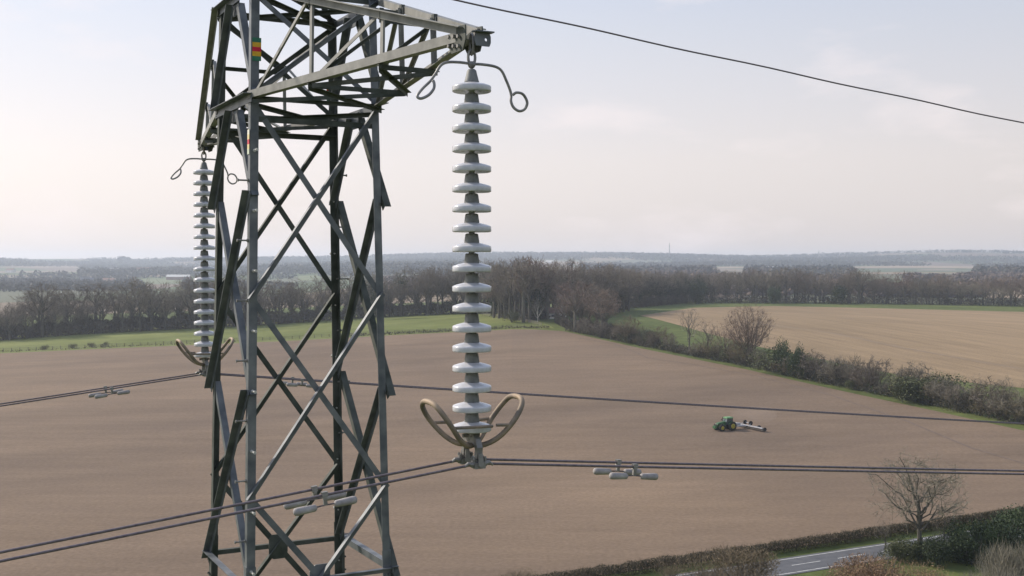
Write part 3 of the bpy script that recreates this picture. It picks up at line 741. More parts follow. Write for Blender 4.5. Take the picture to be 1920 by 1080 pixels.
def bush_mesh(seed, n=500, rx=.5, rz=.5, leafs=.0, lsz=.05, twl=.2, tww=.006, z0=.0, lump=.25):
    R = random.Random(seed); tb, cb = MB(), MB()
    for i in range(9):
        a = R.random()*2*PI; d = Vector((math.cos(a)*.6*rx/.5, math.sin(a)*.6*rx/.5, R.uniform(.7, 1.6))).normalized(); tb.tube([(0, 0, -.02), d*.3+rv(R, .02), d*.62+rv(R, .03)], [.016, .011, .004], 4, False)
    cs = [(Vector((R.gauss(0, .45)*rx, R.gauss(0, .45)*rx, z0+rz*R.uniform(.35, 1.15))), R.uniform(.4, .75)) for _ in range(9)]
    for i in range(n):
        c, rr = R.choice(cs); v = rv(R).normalized()*rr*R.random()**.4
        p = c+Vector((v.x*rx, v.y*rx, v.z*rz)); 
        if p.z < 0: p.z = R.random()*.1
        if R.random() < leafs: leaf(cb, p, lsz*R.uniform(.6, 1.3), R)
        else: ribbon(cb, p-Z*.02, (v*.6+Z*.7+rv(R, .35)).normalized(), twl*R.uniform(.5, 1.2), tww, R)
    zm = max(v.z for v in cb.v); 
    for b in (tb, cb): b.v = [v/zm for v in b.v]
    return tb, cb
def kit(name, parts): return [(n, mesh(name+'_'+n, mb, m)) for n, mb, m in parts if mb.v]
KT = {}
PRM = [(.30, .62, .38, .30), (.24, .60, .40, .34), (.38, .60, .38, .22), (.28, .66, .33, .42), (.22, .62, .38, .30), (.42, .58, .38, .18), (.34, .64, .34, .34)]
for i in range(7):
    rx, cz, rz, sp_ = PRM[i]; tb, cb, ib = crown_mesh(100+i, rx, cz, rz, sp_, nm=12, ns=7, nt=5, tw=3, twl=.05, tww=.0040)
    KT['brown%d' % i] = kit('bare_tree', [('trunk', tb, bark), ('crown', cb, twig)])
    if i in (0, 2, 5): KT['red%d' % (0, 2, 5).index(i)] = [('trunk', KT['brown%d' % i][0][1]), ('crown', mesh('bare_tree_crown', cb, twig_red))]
    if i in (1, 6): KT['grey%d' % (1, 6).index(i)] = [('trunk', KT['brown%d' % i][0][1]), ('crown', mesh('bare_tree_crown', cb, twig_grey))]
for i in range(3):
    tb, cb, ib = crown_mesh(140+i, (.24, .3, .2)[i], .58, .40, .3, nm=12, ns=6, nt=4, tw=3, ivy_amt=(1.6, 2.4, 3)[i], tww=.0036)
    KT['ivy%d' % i] = kit('ivy_tree', [('trunk', tb, bark), ('crown', cb, twig), ('ivy', ib, ivy)])
for i in range(5):
    tb, cb, ib = crown_mesh(160+i, (.42, .52, .46, .6, .5)[i], .55, .44, .05, nm=15, ns=7, nt=6, tw=4, twl=.075, tww=.0075, tr=.014)
    KT['fan%d' % i] = kit('shrub', [('stem', tb, bark), ('crown', cb, (twig, twig_grey, dark_twig, bud2, twig)[i])])
for i in range(4):
    tb, cb = bush_mesh(200+i, n=1500, leafs=.25, lsz=.05, twl=.2, tww=.010); KT['shrub%d' % i] = kit('shrub', [('stem', tb, bark), ('crown', cb, [twig, dark_twig, bud2, dark_twig][i])])
for i in range(2):
    tb, cb = bush_mesh(220+i, n=4200, leafs=.92, lsz=.05, rx=.36, rz=.6); KT['ever%d' % i] = kit('evergreen_bush', [('stem', tb, bark), ('crown', cb, ivy)])
tb, cb = bush_mesh(230, n=3200, leafs=.8, lsz=.05, rx=.5, rz=.5); KT['green0'] = kit('evergreen_bush', [('stem', tb, bark), ('crown', cb, green)])
ZN = {}
def place(kitname, name, label, cat, p, h, wx=1.0, rz=None, group=None, R=random):
    r = thing(name, label, cat, (p.x, p.y, p.z-.1), R.uniform(0, 6.28) if rz is None else rz, group)
    r.scale = (h*wx, h*wx, h)
    for n, me in KT[kitname]: link({'stem': 'stem'}.get(n, n), me, r)
    return r
RB_ = random.Random(5)
# belts of trees: polyline of feet (px), rows, spacing m, row depth m, tree height m, species, group
def belt(feet, step, rows, depth, hts, kinds, label_of, group, hole=0, wx=(1.05, 1.5), push=4):
    pts = HP(feet); seg = [(b-a).length for a, b in zip(pts, pts[1:])]; tot = sum(seg)
    for r in range(rows):
        t = RB_.random()*step*.5
        while t < tot:
            q = t; i = 0
            while i < len(seg)-1 and q > seg[i]: q -= seg[i]; i += 1
            p = pts[i].lerp(pts[i+1], min(1, q/seg[i])); away = Vector((p.x, p.y, 0)).normalized()
            p = p+away*(push+r*depth+RB_.uniform(-.35, .35)*depth); p.z = gz(p.x, p.y)
            fr = t/tot; h = itp(fr, [k/(len(hts)-1) for k in range(len(hts))], hts)*RB_.uniform(.68, 1.12)
            kn = RB_.choice(kinds if not callable(kinds) else kinds(fr, r))
            lb, nm, ct = label_of(kn, fr, r); 
            if RB_.random() > hole: place(kn, nm, lb, ct, p, h, RB_.uniform(*wx), group=group, R=RB_)
            t += step*RB_.uniform(.75, 1.3)
def lab(where):
    def f(kn, fr, r):
        c = {'brow': 'brown bare tree', 'red0': 'reddish bare tree', 'red1': 'reddish bare tree', 'red2': 'reddish bare tree', 'grey': 'grey bare tree', 'ivy0': 'ivy covered tree', 'ivy1': 'ivy covered tree', 'ivy2': 'ivy covered tree'}[kn[:4]]
        row = ('at the front of ', 'inside ', 'at the back of ', 'at the back of ')[min(r, 3)]
        return c+' '+row+where, ('ivy_tree' if 'ivy' in kn else 'bare_tree'), 'tree'
    return f
BR = ['brown%d' % i for i in range(7)]
belt([(-90, 646), (0, 640), (120, 630), (300, 620), (480, 611)], 6.8, 3, 8, [15, 17, 24, 22, 25, 27, 25, 25], lambda f, r: BR+['grey0', 'grey1'], lab('the left tree belt behind the green strip'), 'left tree belt')
belt([(480, 611), (700, 596), (850, 589), (940, 589)], 7, 3, 8, [22, 22, 24, 26, 26, 27], lambda f, r: BR+['grey0', 'brown1', 'ivy0'], lab('the tree belt behind the pylon'), 'middle tree belt')
belt([(925, 597), (985, 606), (1040, 598), (1120, 590), (1180, 584)], 7.5, 4, 9, [26, 27, 26, 24, 23], lambda f, r: BR+['red0', 'ivy1', 'ivy2'], lab('the tall copse right of the near insulator string'), 'tall copse')
belt([(1165, 578), (1290, 568), (1330, 567)], 7, 3, 8, [22, 21, 20], lambda f, r: ['ivy0', 'ivy1', 'ivy2', 'ivy0', 'brown1'] if r < 2 else BR+['ivy1'], lab('the ivy clad copse beyond the pale field'), 'ivy copse')
belt([(1330, 567), (1500, 569), (1700, 571), (1980, 576)], 8.5, 3, 11, [23, 22, 22, 22, 19, 18, 21], lambda f, r: BR+['red0', 'red1', 'grey1', 'red2'], lab('the tree belt beyond the pale field'), 'right tree belt', wx=(1.15, 1.7))
thick2 = mat('thicket_brown', (.062, .055, .043), .95, scale=.12, col2=(.13, .112, .083))
belt([(1052, 612), (1090, 618), (1140, 627)], 6, 2, 7, [17, 21, 15], lambda f, r: ['red0', 'brown0', 'red2', 'brown2'], lab('the copse corner by the field'), 'copse corner', push=5)
# undergrowth along the belts
def thicket(name, feet, hgt, depth, n, m, label, push=0, sz=(.5, 1.1)):
    pts = HP(feet); R = random.Random(len(label)); mb = MB(); seg = [(b-a).length for a, b in zip(pts, pts[1:])]; tot = sum(seg)
    for _ in range(n):
        q = R.random()*tot; q0 = q; i = 0
        while i < len(seg)-1 and q > seg[i]: q -= seg[i]; i += 1
        p = pts[i].lerp(pts[i+1], q/seg[i]); away = Vector((p.x, p.y, 0)).normalized()
        dd = R.random(); hh = hgt*(.75+.45*noise.noise(Vector((q0/9, i, 3)))+.3*noise.noise(Vector((q0/2.5, i, 9))))*math.sqrt(max(0, 1-(2*dd-1)**2)*.8+.2)
        p = p+away*(push+dd*depth); p.z = gz(p.x, p.y)+hh*R.random()**.7
        leaf(mb, p, R.uniform(*sz), R) if R.random() < .6 else ribbon(mb, p, (Z+rv(R, .5)).normalized(), R.uniform(*sz)*1.6, sz[0]*.16, R)
    return link(name, mesh(name, mb, m), label=label, category='undergrowth', kind='stuff')
thicket('undergrowth', [(-90, 645), (0, 639), (120, 630), (300, 620), (480, 611)], 9, 18, 26000, thick2, 'dark undergrowth at the foot of the left tree belt', 2, (.7, 1.6))
thicket('undergrowth', [(480, 611), (700, 596), (850, 589), (940, 589)], 8, 16, 20000, thick2, 'dark undergrowth at the foot of the belt behind the pylon', 2, (.7, 1.6))
thicket('undergrowth', [(935, 597), (985, 606), (1040, 598), (1120, 590), (1180, 584)], 8, 20, 16000, thick2, 'dark undergrowth under the tall copse', 4)
thicket('undergrowth', [(1040, 606), (1060, 617), (1120, 626), (1200, 645)], 5, 10, 14000, thick2, 'brown undergrowth at the copse corner by the field', 2)
thicket('undergrowth', [(1150, 581), (1290, 569), (1500, 569), (1700, 571), (1980, 576)], 7.5, 12, 42000, thick2, 'dark hedge foot along the far side of the pale field', 0)
# far woodland on the hills
FW = [mat('far_wood_a', (.055, .056, .045), .95, scale=.01, col2=(.10, .092, .075)), mat('far_wood_b', (.10, .075, .06), .95, scale=.01, col2=(.15, .11, .085))]
def puff(mb, p, s, R, n=16):
    for _ in range(n):
        v = rv(R).normalized()*s*.5*R.random()**.33; leaf(mb, p+Vector((v.x*1.3, v.y*1.3, s*.40+v.z*.85)), s*R.uniform(.3, .55), R)
CLEAR = [(1600, 1830, 499, 503), (1610, 1700, 511, 514), (1720, 1790, 505, 507), (1845, 2010, 543, 560), (1340, 1400, 500, 503), (990, 1090, 492, 495), (262, 345, 522, 533), (560, 600, 517, 527), (0, 150, 500, 502)]
def woods(label, n, d0, d1, a0, a1, thr, fs, m, seed, sz=(8, 14), np_=16, rows=0):
    R = random.Random(seed); mb = MB(); k = 0
    while k < n:
        px = R.uniform(a0, a1); d = d0+(d1-d0)*R.random()**.9; a = math.atan((px-960)/2130); x, y = d*math.sin(a), d*math.cos(a)
        f = noise.noise(Vector((x/fs, y/(fs*1.4), seed)))+.35*noise.noise(Vector((x/(fs*.3), y/(fs*.3), seed+5)))
        hedge = rows and (abs(((x*.94+y*.34) % rows)-rows/2) < 5 or abs(((y*.94-x*.34) % (rows*1.4))-rows*.7) < 6)
        k += 1
        if f < thr and not hedge: continue
        zg = gz(x, y); py = 540-2130*((zg-H)*CP+y*SP)/(y*CP-(zg-H)*SP); th = sz[1]*1.1*2130/d
        if any(c[0] < px < c[1] and c[2] < py < c[3]+th for c in CLEAR): continue
        puff(mb, Vector((x, y, gz(x, y)-.5)), R.uniform(*sz)*(1 if f >= thr else .7), R, np_)
    link('distant_woodland', mesh('distant_woodland', mb, m), label=label, category='woodland', kind='stuff')
woods('hazy wooded ridge along the left horizon', 16000, 2600, 6200, -80, 900, -.16, 900, FW[0], 11, sz=(13, 20), np_=8)
woods('hazy wooded ridge along the right horizon', 20000, 1900, 6200, 880, 2020, -.18, 800, FW[0], 23, sz=(12, 19), np_=8)
woods('hazy woods and hedges in the left valley', 3500, 1500, 2700, -80, 900, .06, 420, FW[0], 31, rows=520, sz=(9, 14))
woods('brown thickets behind the right tree belt', 6500, 950, 2300, 1150, 2020, -.08, 300, FW[1], 41, sz=(9, 14), np_=34)
woods('brown thickets behind the middle tree belt', 1800, 1000, 1900, 700, 1300, .06, 260, FW[1], 47, sz=(9, 14), np_=26)
tan = mat('distant_stubble', (.22, .165, .11), .95, scale=.004, col2=(.30, .23, .155)); grn = mat('distant_pasture', (.10, .125, .05), .95, scale=.01, col2=(.14, .16, .07))
for i, (x0, x1, y0, y1) in enumerate(CLEAR):
    k_ = (x1-x0)
    quad = HP([(x0, y0+1), (x0+k_*.5, y0), (x1, y0+.5), (x1+k_*.03, y1), (x0+k_*.5, y1), (x0-k_*.02, y1)])
    sheet('field', quad, grn if i in (6, 7) else tan, .5, 60, label='distant field', category='field')
# masts and the square clump on the horizon
for (px, d, h, lb) in ((1255, 5200, 70, 'tall thin mast on the horizon, the taller and nearer the middle'), (1535, 5400, 45, 'shorter thin mast on the right horizon')):
    a = math.atan((px-960)/2130); x, y = d*math.sin(a), d*math.cos(a); r = thing('radio_mast', lb, 'mast', (x, y, gz(x, y)))
    mb = MB(); mb.tube([(0, 0, 0), (0, 0, h*.45), (0, 0, h)], [2.6, 1.8, .8], 6); obj('mast_column', mb, fitting, r)
    mb = MB(); mb.tube([(0, 0, h*.72), (0, 0, h*.8)], 2.6, 8); obj('aerial_drum', mb, fitting, r)
a = math.atan((232-960)/2130); x, y = 5600*math.sin(a), 5600*math.cos(a); mb = MB(); R = random.Random(3)
for i in range(90): puff(mb, Vector((x+R.uniform(-26, 26), y+R.uniform(-10, 10), gz(x, y)+R.uniform(0, 22))), 14, R, 10)
link('tree_clump', mesh('tree_clump', mb, FW[0]), label='flat topped clump of trees standing up on the left horizon', category='tree clump', kind='stuff')
# houses
def house(px, py, w, dp, h, rot, wall, roof, label, dist=None, name='house'):
    p = hit(px, py) if dist is None else None
    if p is None:
        a = math.atan((px-960)/2130); p = Vector((dist*math.sin(a), dist*math.cos(a), 0)); p.z = gz(p.x, p.y)+ (0 if py is None else py)
    r = thing(name, label, 'house', p, rot)
    mb = MB(); mb.box((0, 0, h/2-.5), w, dp, h+1); mb.add([Vector(q) for q in ((-w/2, -dp/2, h), (-w/2, dp/2, h), (-w/2, 0, h+dp*.4), (w/2, -dp/2, h), (w/2, dp/2, h), (w/2, 0, h+dp*.4))], [(0, 2, 1), (3, 4, 5)])
    obj('wall', mb, wall, r)
    mb = MB(); e = .5
    for s in (-1, 1): mb.plate([(-w/2-e, s*(dp/2+e), h-e*.8+.1), (w/2+e, s*(dp/2+e), h-e*.8+.1), (w/2+e, 0, h+dp*.4+.1), (-w/2-e, 0, h+dp*.4+.1)], (0, s*.62, .78), .18)
    rf = obj('roof', mb, roof, r); mb = MB(); mb.box((w*.3, 0, h+dp*.4+.5), .8, .8, 1.6); obj('chimney', mb, wall, rf)
    for q in (-.3, .05, .33):
        for z in ((1.3,) if h < 4 else (1.3, 4)):
            mb = MB(); mb.box((w*q, -dp/2-.02, z), 1.2, .08, 1.1); obj('window', mb, glassm, r)
    return r
glassm = mat('window_glass', (.05, .06, .07), .2, scale=1)
wht = mat('white_render', (.62, .60, .56), .85, scale=.5, var=.08); brk = mat('brick', (.25, .14, .10), .9, scale=.8, var=.2)
tile = mat('red_tile', (.17, .105, .085), .9, scale=.8, var=.2); slate = mat('slate', (.13, .13, .14), .8, scale=.8, var=.2)
house(1044, 597, 8, 5, 2.7, .15, wht, tile, 'white house with a red roof among the trees of the tall copse')
house(1018, 596, 6, 5, 2.8, -.1, brk, tile, 'small brick outbuilding left of the white house in the copse', name='outbuilding')
FH = [(163, 2250, 'pale farmhouse at the edge of the left valley field', slate), (205, 2200, 'pinkish farm building right of the pale farmhouse', tile), (215, 3400, 'white house high on the left hillside', slate), (262, 3100, 'reddish roofed house left of the gabled pair on the left hillside', tile),
      (272, 3130, 'left one of the gabled pair of houses on the left hillside', tile), (283, 3120, 'right one of the gabled pair of houses on the left hillside', tile), (335, 2500, 'long pale shed roof beside the far insulator string', wht), (20, 3300, 'pale house at the far left edge of the hillside', tile),
      (1030, 4300, 'yellowish house on the middle hillside', wht), (1068, 3900, 'white terrace on the middle hillside', slate), (1105, 3800, 'wide white building on the middle hillside', slate), (1448, 2400, 'small bright white building below the right ridge', wht), (560, 3900, 'tiny pale house seen through the pylon on the hill', tile)]
RH = random.Random(8)
for px, d, lb, rf in FH:
    big = 'long' in lb or 'wide' in lb
    house(px, 1, RH.uniform(22, 30) if not big else 50, 11, 6, RH.uniform(-.5, .5), wht if RH.random() < .7 else brk, rf, lb, dist=d)
# hedgerow between the two fields
HR = [(1060, 621), (1200, 650), (1330, 676), (1400, 689), (1520, 717), (1600, 733), (1750, 764), (1920, 801), (2080, 842)]
thicket('undergrowth', HR, 3.6, 6, 30000, dark_twig, 'dark tangled hedge bottom between the brown field and the pale field', 1, (.25, .6))
def px_on(poly, x):
    return itp(x, [p[0] for p in poly], [p[1] for p in poly])
hk = 0
def hedge_shrub(px, hp, kn, wxx, label, name, back=4, cat='shrub', group=None):
    y = px_on(HR, px); b = hit(px, y); aw = Vector((b.x, b.y, 0)).normalized(); b = b+aw*back; b.z = gz(b.x, b.y); h = hp*b.y/2130
    return place(kn, name, label, cat, b, h, wxx, group=group, R=RB_)
sh = {'fan0': 'brown twiggy shrub', 'fan1': 'grey twiggy shrub', 'fan2': 'dark twiggy shrub', 'fan3': 'olive budding shrub', 'fan4': 'brown twiggy shrub', 'shrub0': 'brown twiggy shrub', 'shrub1': 'dark tangled shrub', 'shrub2': 'olive budding shrub', 'shrub3': 'dark low shrub', 'ever0': 'dark evergreen bush', 'ever1': 'dark evergreen bush', 'green0': 'green leafy bush'}
sect = [(1060, 1200, 'near the copse'), (1200, 1400, 'left of the round tree'), (1400, 1600, 'right of the round tree'), (1600, 1780, 'in its right half'), (1780, 2080, 'at its right end')]
x = 1085
while x < 2070:
    kn = RB_.choice(['fan0', 'fan1', 'fan2', 'fan3', 'fan4', 'shrub1', 'fan0', 'green0' if x < 1800 else 'fan3']); sx_ = [s for s in sect if s[0] <= x < s[1]][0]
    hp = itp(x, [1085, 1250, 1400, 1600, 1750, 1900, 2080], [30, 34, 40, 54, 56, 66, 80])*RB_.choice((.45, .6, .8, 1, 1.05, 1.3))*RB_.uniform(.85, 1.1)
    hedge_shrub(x, hp, kn, RB_.uniform(.95, 1.45), '%s in the hedgerow between fields, %s' % (sh[kn], sx_[2]), 'shrub', back=RB_.uniform(2, 7), group='hedgerow shrubs')
    x += RB_.uniform(7, 12)*itp(x, [1085, 1500, 2080], [1, 1.2, 1.7])
hedge_shrub(1465, 80, 'ever0', .60, 'left of two dark evergreen trees right of the big round tree', 'evergreen_tree', 1.5, 'tree')
hedge_shrub(1498, 74, 'ever1', .62, 'right of two dark evergreen trees right of the big round tree', 'evergreen_tree', 1.5, 'tree')
hedge_shrub(1178, 58, 'fan3', 1.0, 'rounded olive tree with a pale trunk in the hedgerow near the copse', 'rounded_tree', 3, 'tree')
hedge_shrub(1690, 40, 'ever1', .8, 'small dark bush in the middle of the hedgerow', 'shrub', 3, 'shrub')
tb, cb, ib = crown_mesh(301, .43, .58, .42, .10, nm=24, ns=10, nt=7, tw=4, twl=.045, tww=.0026, tr=.02, lump=.12); KT['round'] = kit('round_tree', [('trunk', tb, bark), ('crown', cb, twig_red)])
tb, cb, ib = crown_mesh(302, .27, .62, .38, .28, nm=9, ns=6, nt=4, tw=3, twl=.05, tww=.0026, tr=.016, lump=.4, wob=.05); KT['sparse'] = kit('sparse_tree', [('trunk', tb, bark), ('crown', cb, twig_grey)])
tb, cb, ib = tree_mesh(305, spread=.40, trunkf=.2, levels=4, nb=5, twigs=5, twl=.05, tww=.0025, up_=.5); KT['dead'] = kit('dead_tree', [('trunk', tb, bark_pale), ('crown', cb, twig_pale)])
hedge_shrub(1403, 124, 'round', 1.0, 'big round crowned reddish leafless tree standing in the hedgerow', 'bare_tree', 4, 'tree')
hedge_shrub(1292, 100, 'sparse', 1.0, 'tall sparse leafless tree in the hedgerow left of the big round tree', 'bare_tree', 4, 'tree')
hedge_shrub(1328, 78, 'sparse', 1.4, 'smaller sparse leafless tree just left of the big round tree', 'bare_tree', 5, 'tree')
hedge_shrub(1360, 70, 'red1', 1.3, 'low reddish leafless tree touching the big round tree', 'bare_tree', 5, 'tree')
for px, hp, lb in ((1078, 100, 'broad reddish leafless tree at the corner of the copse, left of two'), (1128, 92, 'broad reddish leafless tree at the corner of the copse, right of two')):
    hedge_shrub(px, hp, 'red0', 1.5, lb, 'bare_tree', 5, 'tree')
b = hit(1008, 604); place('dead', 'dead_tree', 'pale bleached dead tree in front of the copse by the white house', 'tree', b, 52*b.y/2130, 1.3, R=RB_)
b = hit(1198, 636); r = thing('dead_stump', 'white bleached stump standing in the hedgerow near the copse', 'stump', b); mb = MB(); mb.tube([(0, 0, -.2), (.1, 0, 2), (.3, 0, 3.2)], [.28, .22, .1], 8); mb.tube([(.1, 0, 2), (-.4, 0, 2.9)], [.14, .05], 6); obj('trunk', mb, bark_pale, r)
for px, hp, kn in ((1840, 82, 'sparse'), (1885, 88, 'grey0'), (1925, 95, 'sparse'), (1600, 58, 'sparse'), (1718, 56, 'sparse')):
    hedge_shrub(px, hp, kn, 1.2, {1840: 'first grey leafless tree at the right end of the hedgerow', 1885: 'second grey leafless tree at the right end of the hedgerow', 1925: 'grey leafless tree cut by the right edge of the picture', 1600: 'small bare tree rising from the middle of the hedgerow', 1718: 'small bare tree in the right half of the hedgerow'}[px], 'bare_tree', 4, 'tree')
for px, py, hp, kn, lb in ((1450, 570, 40, 'ever0', 'dark evergreen tree in the right tree belt, left of two'), (1575, 571, 44, 'ever1', 'dark evergreen tree in the right tree belt, right of two'), (1308, 570, 50, 'ever0', 'dark ivy mass of a tree at the end of the ivy copse'),
        (960, 606, 30, 'green0', 'dark green bush at the foot of the copse behind the pale fence'), (700, 600, 100, 'ivy1', 'tall dark topped pine like tree seen right of the pylon')):
    b = hit(px, py); aw = Vector((b.x, b.y, 0)).normalized(); b += aw*3; b.z = gz(b.x, b.y); place(kn, 'evergreen_tree', lb, 'tree', b, hp*b.y/2130, .9, R=RB_)
# fences of the green strip
def fence(feet, n_sp, hgt, m, label, rails=3):
    pts = HP(feet); seg = [(b-a).length for a, b in zip(pts, pts[1:])]; tot = sum(seg); o0 = pts[0].copy()
    r = thing('fence', label, 'fence', o0); n = int(tot/n_sp); P = []
    for i in range(n+1):
        q = i*n_sp; k = 0
        while k < len(seg)-1 and q > seg[k]: q -= seg[k]; k += 1
        p = pts[k].lerp(pts[k+1], q/seg[k]); p.z = gz(p.x, p.y); P.append(p)
    pm = MB(); pm.box((0, 0, hgt/2-.1), .16, .16, hgt+.3); pme = mesh('post', pm, m)
    for i, p in enumerate(P[:100]): o = link('post', pme, r); o.location = p-o0
    for z in [hgt*(.3+.33*k) for k in range(rails)]:
        mb = MB(); mb.tube([p-o0+Z*z for p in P[:100]], .055, 4); obj('rail', mb, m, r)
wood = mat('fence_wood', (.11, .095, .08), .9, scale=3, col2=(.17, .15, .12)); wood2 = mat('fence_wood_pale', (.22, .19, .15), .9, scale=3, col2=(.3, .27, .22))
fence([(-40, 663), (0, 660), (200, 651), (480, 639), (730, 626), (900, 619), (1012, 614)], 3.0, 1.35, wood, 'long dark post and rail fence between the green strip and the brown field')
fence([(905, 592), (940, 596), (990, 605), (1018, 612)], 2.6, 1.4, wood2, 'pale post and rail fence at the right end of the green strip')
thicket('scrub', [(-40, 663), (0, 661), (200, 652), (480, 640)], .9, 1.5, 500, dark_twig, 'scattered low scrub along the left part of the dark fence', -.8, (.3, .8))
thicket('scrub', [(640, 632), (820, 623), (1030, 616)], 1.4, 2, 2200, dark_twig, 'scrubby growth along the right part of the dark fence', -.8, (.3, .8))
for i, (px, py) in enumerate(((83, 656), (135, 653), (172, 651), (198, 650))):
    b = hit(px, py); place('shrub1', 'shrub', ['leftmost', 'second', 'third', 'rightmost'][i]+' of four small dark shrubs on the dark fence at the left', 'shrub', b, 2.6, 1.3, R=RB_)
# roadside hedge and near vegetation
grass_m = mat('verge_grass', (.06, .085, .025), .95, scale=.5, col2=(.12, .15, .05))
def hedge(path, hgt, wid, n, m, label, sz, base=None, leafr=.7):
    pts = path; R = random.Random(len(label)+1); mb = MB(); seg = [(b-a).length for a, b in zip(pts, pts[1:])]; tot = sum(seg); o0 = pts[0].copy()
    for _ in range(n):
        q = R.random()*tot; q0 = q; i = 0
        while i < len(seg)-1 and q > seg[i]: q -= seg[i]; i += 1
        p = pts[i].lerp(pts[i+1], q/seg[i]); d = (pts[i+1]-pts[i]).normalized(); s = Vector((d.y, -d.x, 0)); a = R.uniform(-1, 1)
        hh = hgt*(.86+.22*noise.noise(Vector((q0/5, 3, 3)))+.16*noise.noise(Vector((q0/1.3, 5, 9))))*(1-.45*abs(a)**3)
        v = R.random()**.8*hh; p = p+s*a*wid/2*(.85+.3*noise.noise(Vector((q0/3, v, 2)))); p.z = gz(p.x, p.y)+v
        leaf(mb, p-o0, R.uniform(*sz), R) if R.random() < leafr else ribbon(mb, p-o0, (Z+rv(R, .45)).normalized(), R.uniform(*sz)*3, .02, R)
    o = link('hedge', mesh('hedge', mb, m), label=label, category='hedge'); o.location = o0; return o
hm = mat('roadside_hedge', (.035, .037, .02), .9, scale=.35, col2=(.085, .07, .042), detail=6)
OH = rn*-3.1
hedge([RA+OH, c0+OH, c1+OH, RB+OH+rd*0], 1.75, 1.6, 170000, hm, 'long clipped hedge between the road and the brown field', (.09, .20), leafr=.7)
for px, py, h, kn in ((1340, 1052, 2.2, 'shrub2'),): pass
# near shrubs at the bottom edge
def near(px, py, h, seed, n, m, label, name, wx=1.0, leafs=.3, twl=.16, tww=.005, lsz=.022, rx=.5, base=None, cat='bush', lump=.2):
    tb, cb = bush_mesh(seed, n=n, leafs=leafs, lsz=lsz, twl=twl, tww=tww, rx=rx); k = 'n%d' % seed; KT[k] = kit(name, [('stem', tb, bark), ('crown', cb, m)])
    b = hit(px, py); return place(k, name, label, cat, b, h, wx, R=RB_)
near(1405, 1112, 5.6, 401, 9000, bud2, 'rounded olive and tan budding bush in front of the road', 'budding_bush', 1.7, leafs=.4, twl=.10)
near(1345, 1120, 5.0, 404, 5000, bud2, 'lower tan budding bush at the left side of the olive bush', 'budding_bush', 1.4, leafs=.4, twl=.10)
near(1655, 1135, 6.3, 402, 12000, bud, 'wide orange brown budding bush cut by the bottom edge', 'budding_bush', 1.45, leafs=.6, twl=.09)
near(1585, 1140, 5.0, 405, 6000, bud, 'lower orange brown budding bush beside the wide one', 'budding_bush', 1.2, leafs=.6, twl=.09)
near(1722, 1146, 6.0, 406, 6000, bud, 'right hand orange brown budding bush by the grass', 'budding_bush', 1.2, leafs=.6, twl=.09)
near(960, 1106, 2.6, 403, 2600, bud2, 'low brown scrub at the bottom edge left of the road', 'shrub', 1.8, leafs=.5)
near(1255, 1086, 2.4, 407, 2600, bud2, 'low brown scrub beside the hedge at the bottom', 'shrub', 1.6, leafs=.5)
for i, (px, py, h, w) in enumerate(((1685, 1052, 3.2, 1.1), (1760, 1062, 4.4, 1.0), (1805, 1050, 5.2, .95), (1845, 1040, 5.6, .95), (1885, 1030, 5.6, .9), (1925, 1020, 5.8, .9), (1725, 1046, 3.2, 1.2), (1820, 1058, 4.6, 1.1), (1870, 1046, 5.2, 1.0))):
    near(px, py, h, 420+i, 4200, ivy if i != 0 else green, ['low dark green bush at the roadside left of the big bare tree', 'dark evergreen bush right under the big bare tree', 'tall dark evergreen bush right of the big bare tree', 'tallest dark evergreen bush near the right edge', 'dark evergreen bush near the right edge, behind the pale shrub', 'dark evergreen bush cut by the right edge', 'dark bush at the foot of the big bare tree', 'front dark evergreen bush by the grass patch', 'dark evergreen bush between the tallest one and the pale shrub'][i], 'evergreen_bush', w, leafs=.95, lsz=.05, cat='bush')
near(1905, 1118, 7.6, 441, 5200, twig_pale, 'pale grey twiggy bush in the bottom right corner', 'twiggy_bush', .95, leafs=.05, twl=.22, tww=.005)
near(1850, 1124, 4.8, 442, 3000, twig_pale, 'lower pale twiggy bush left of the one in the bottom right corner', 'twiggy_bush', 1.1, leafs=.05, twl=.22, tww=.006)
tb, cb, ib = crown_mesh(514, .50, .60, .40, .30, nm=16, ns=9, nt=8, tw=5, twl=.05, tww=.0029, tr=.022, lump=.3, wob=.055); KT['bigbare'] = kit('big_bare_tree', [('trunk', tb, bark), ('crown', cb, twig_grey)])
b = hit(1724, 1042); place('bigbare', 'bare_tree', 'big bare spreading tree beside the road at the lower right', 'tree', b, 214*b.y/2130, 1.0, rz=1.0)
for i, (px, py, hp, lb) in enumerate(((1660, 1035, 70, 'small grey leafless thorn tree left of the big bare tree'), (1770, 1046, 85, 'small grey leafless thorn tree right of the big bare tree'))):
    b = hit(px, py); place('sparse', 'bare_tree', lb, 'tree', b, hp*b.y/2130, 1.1, R=RB_)
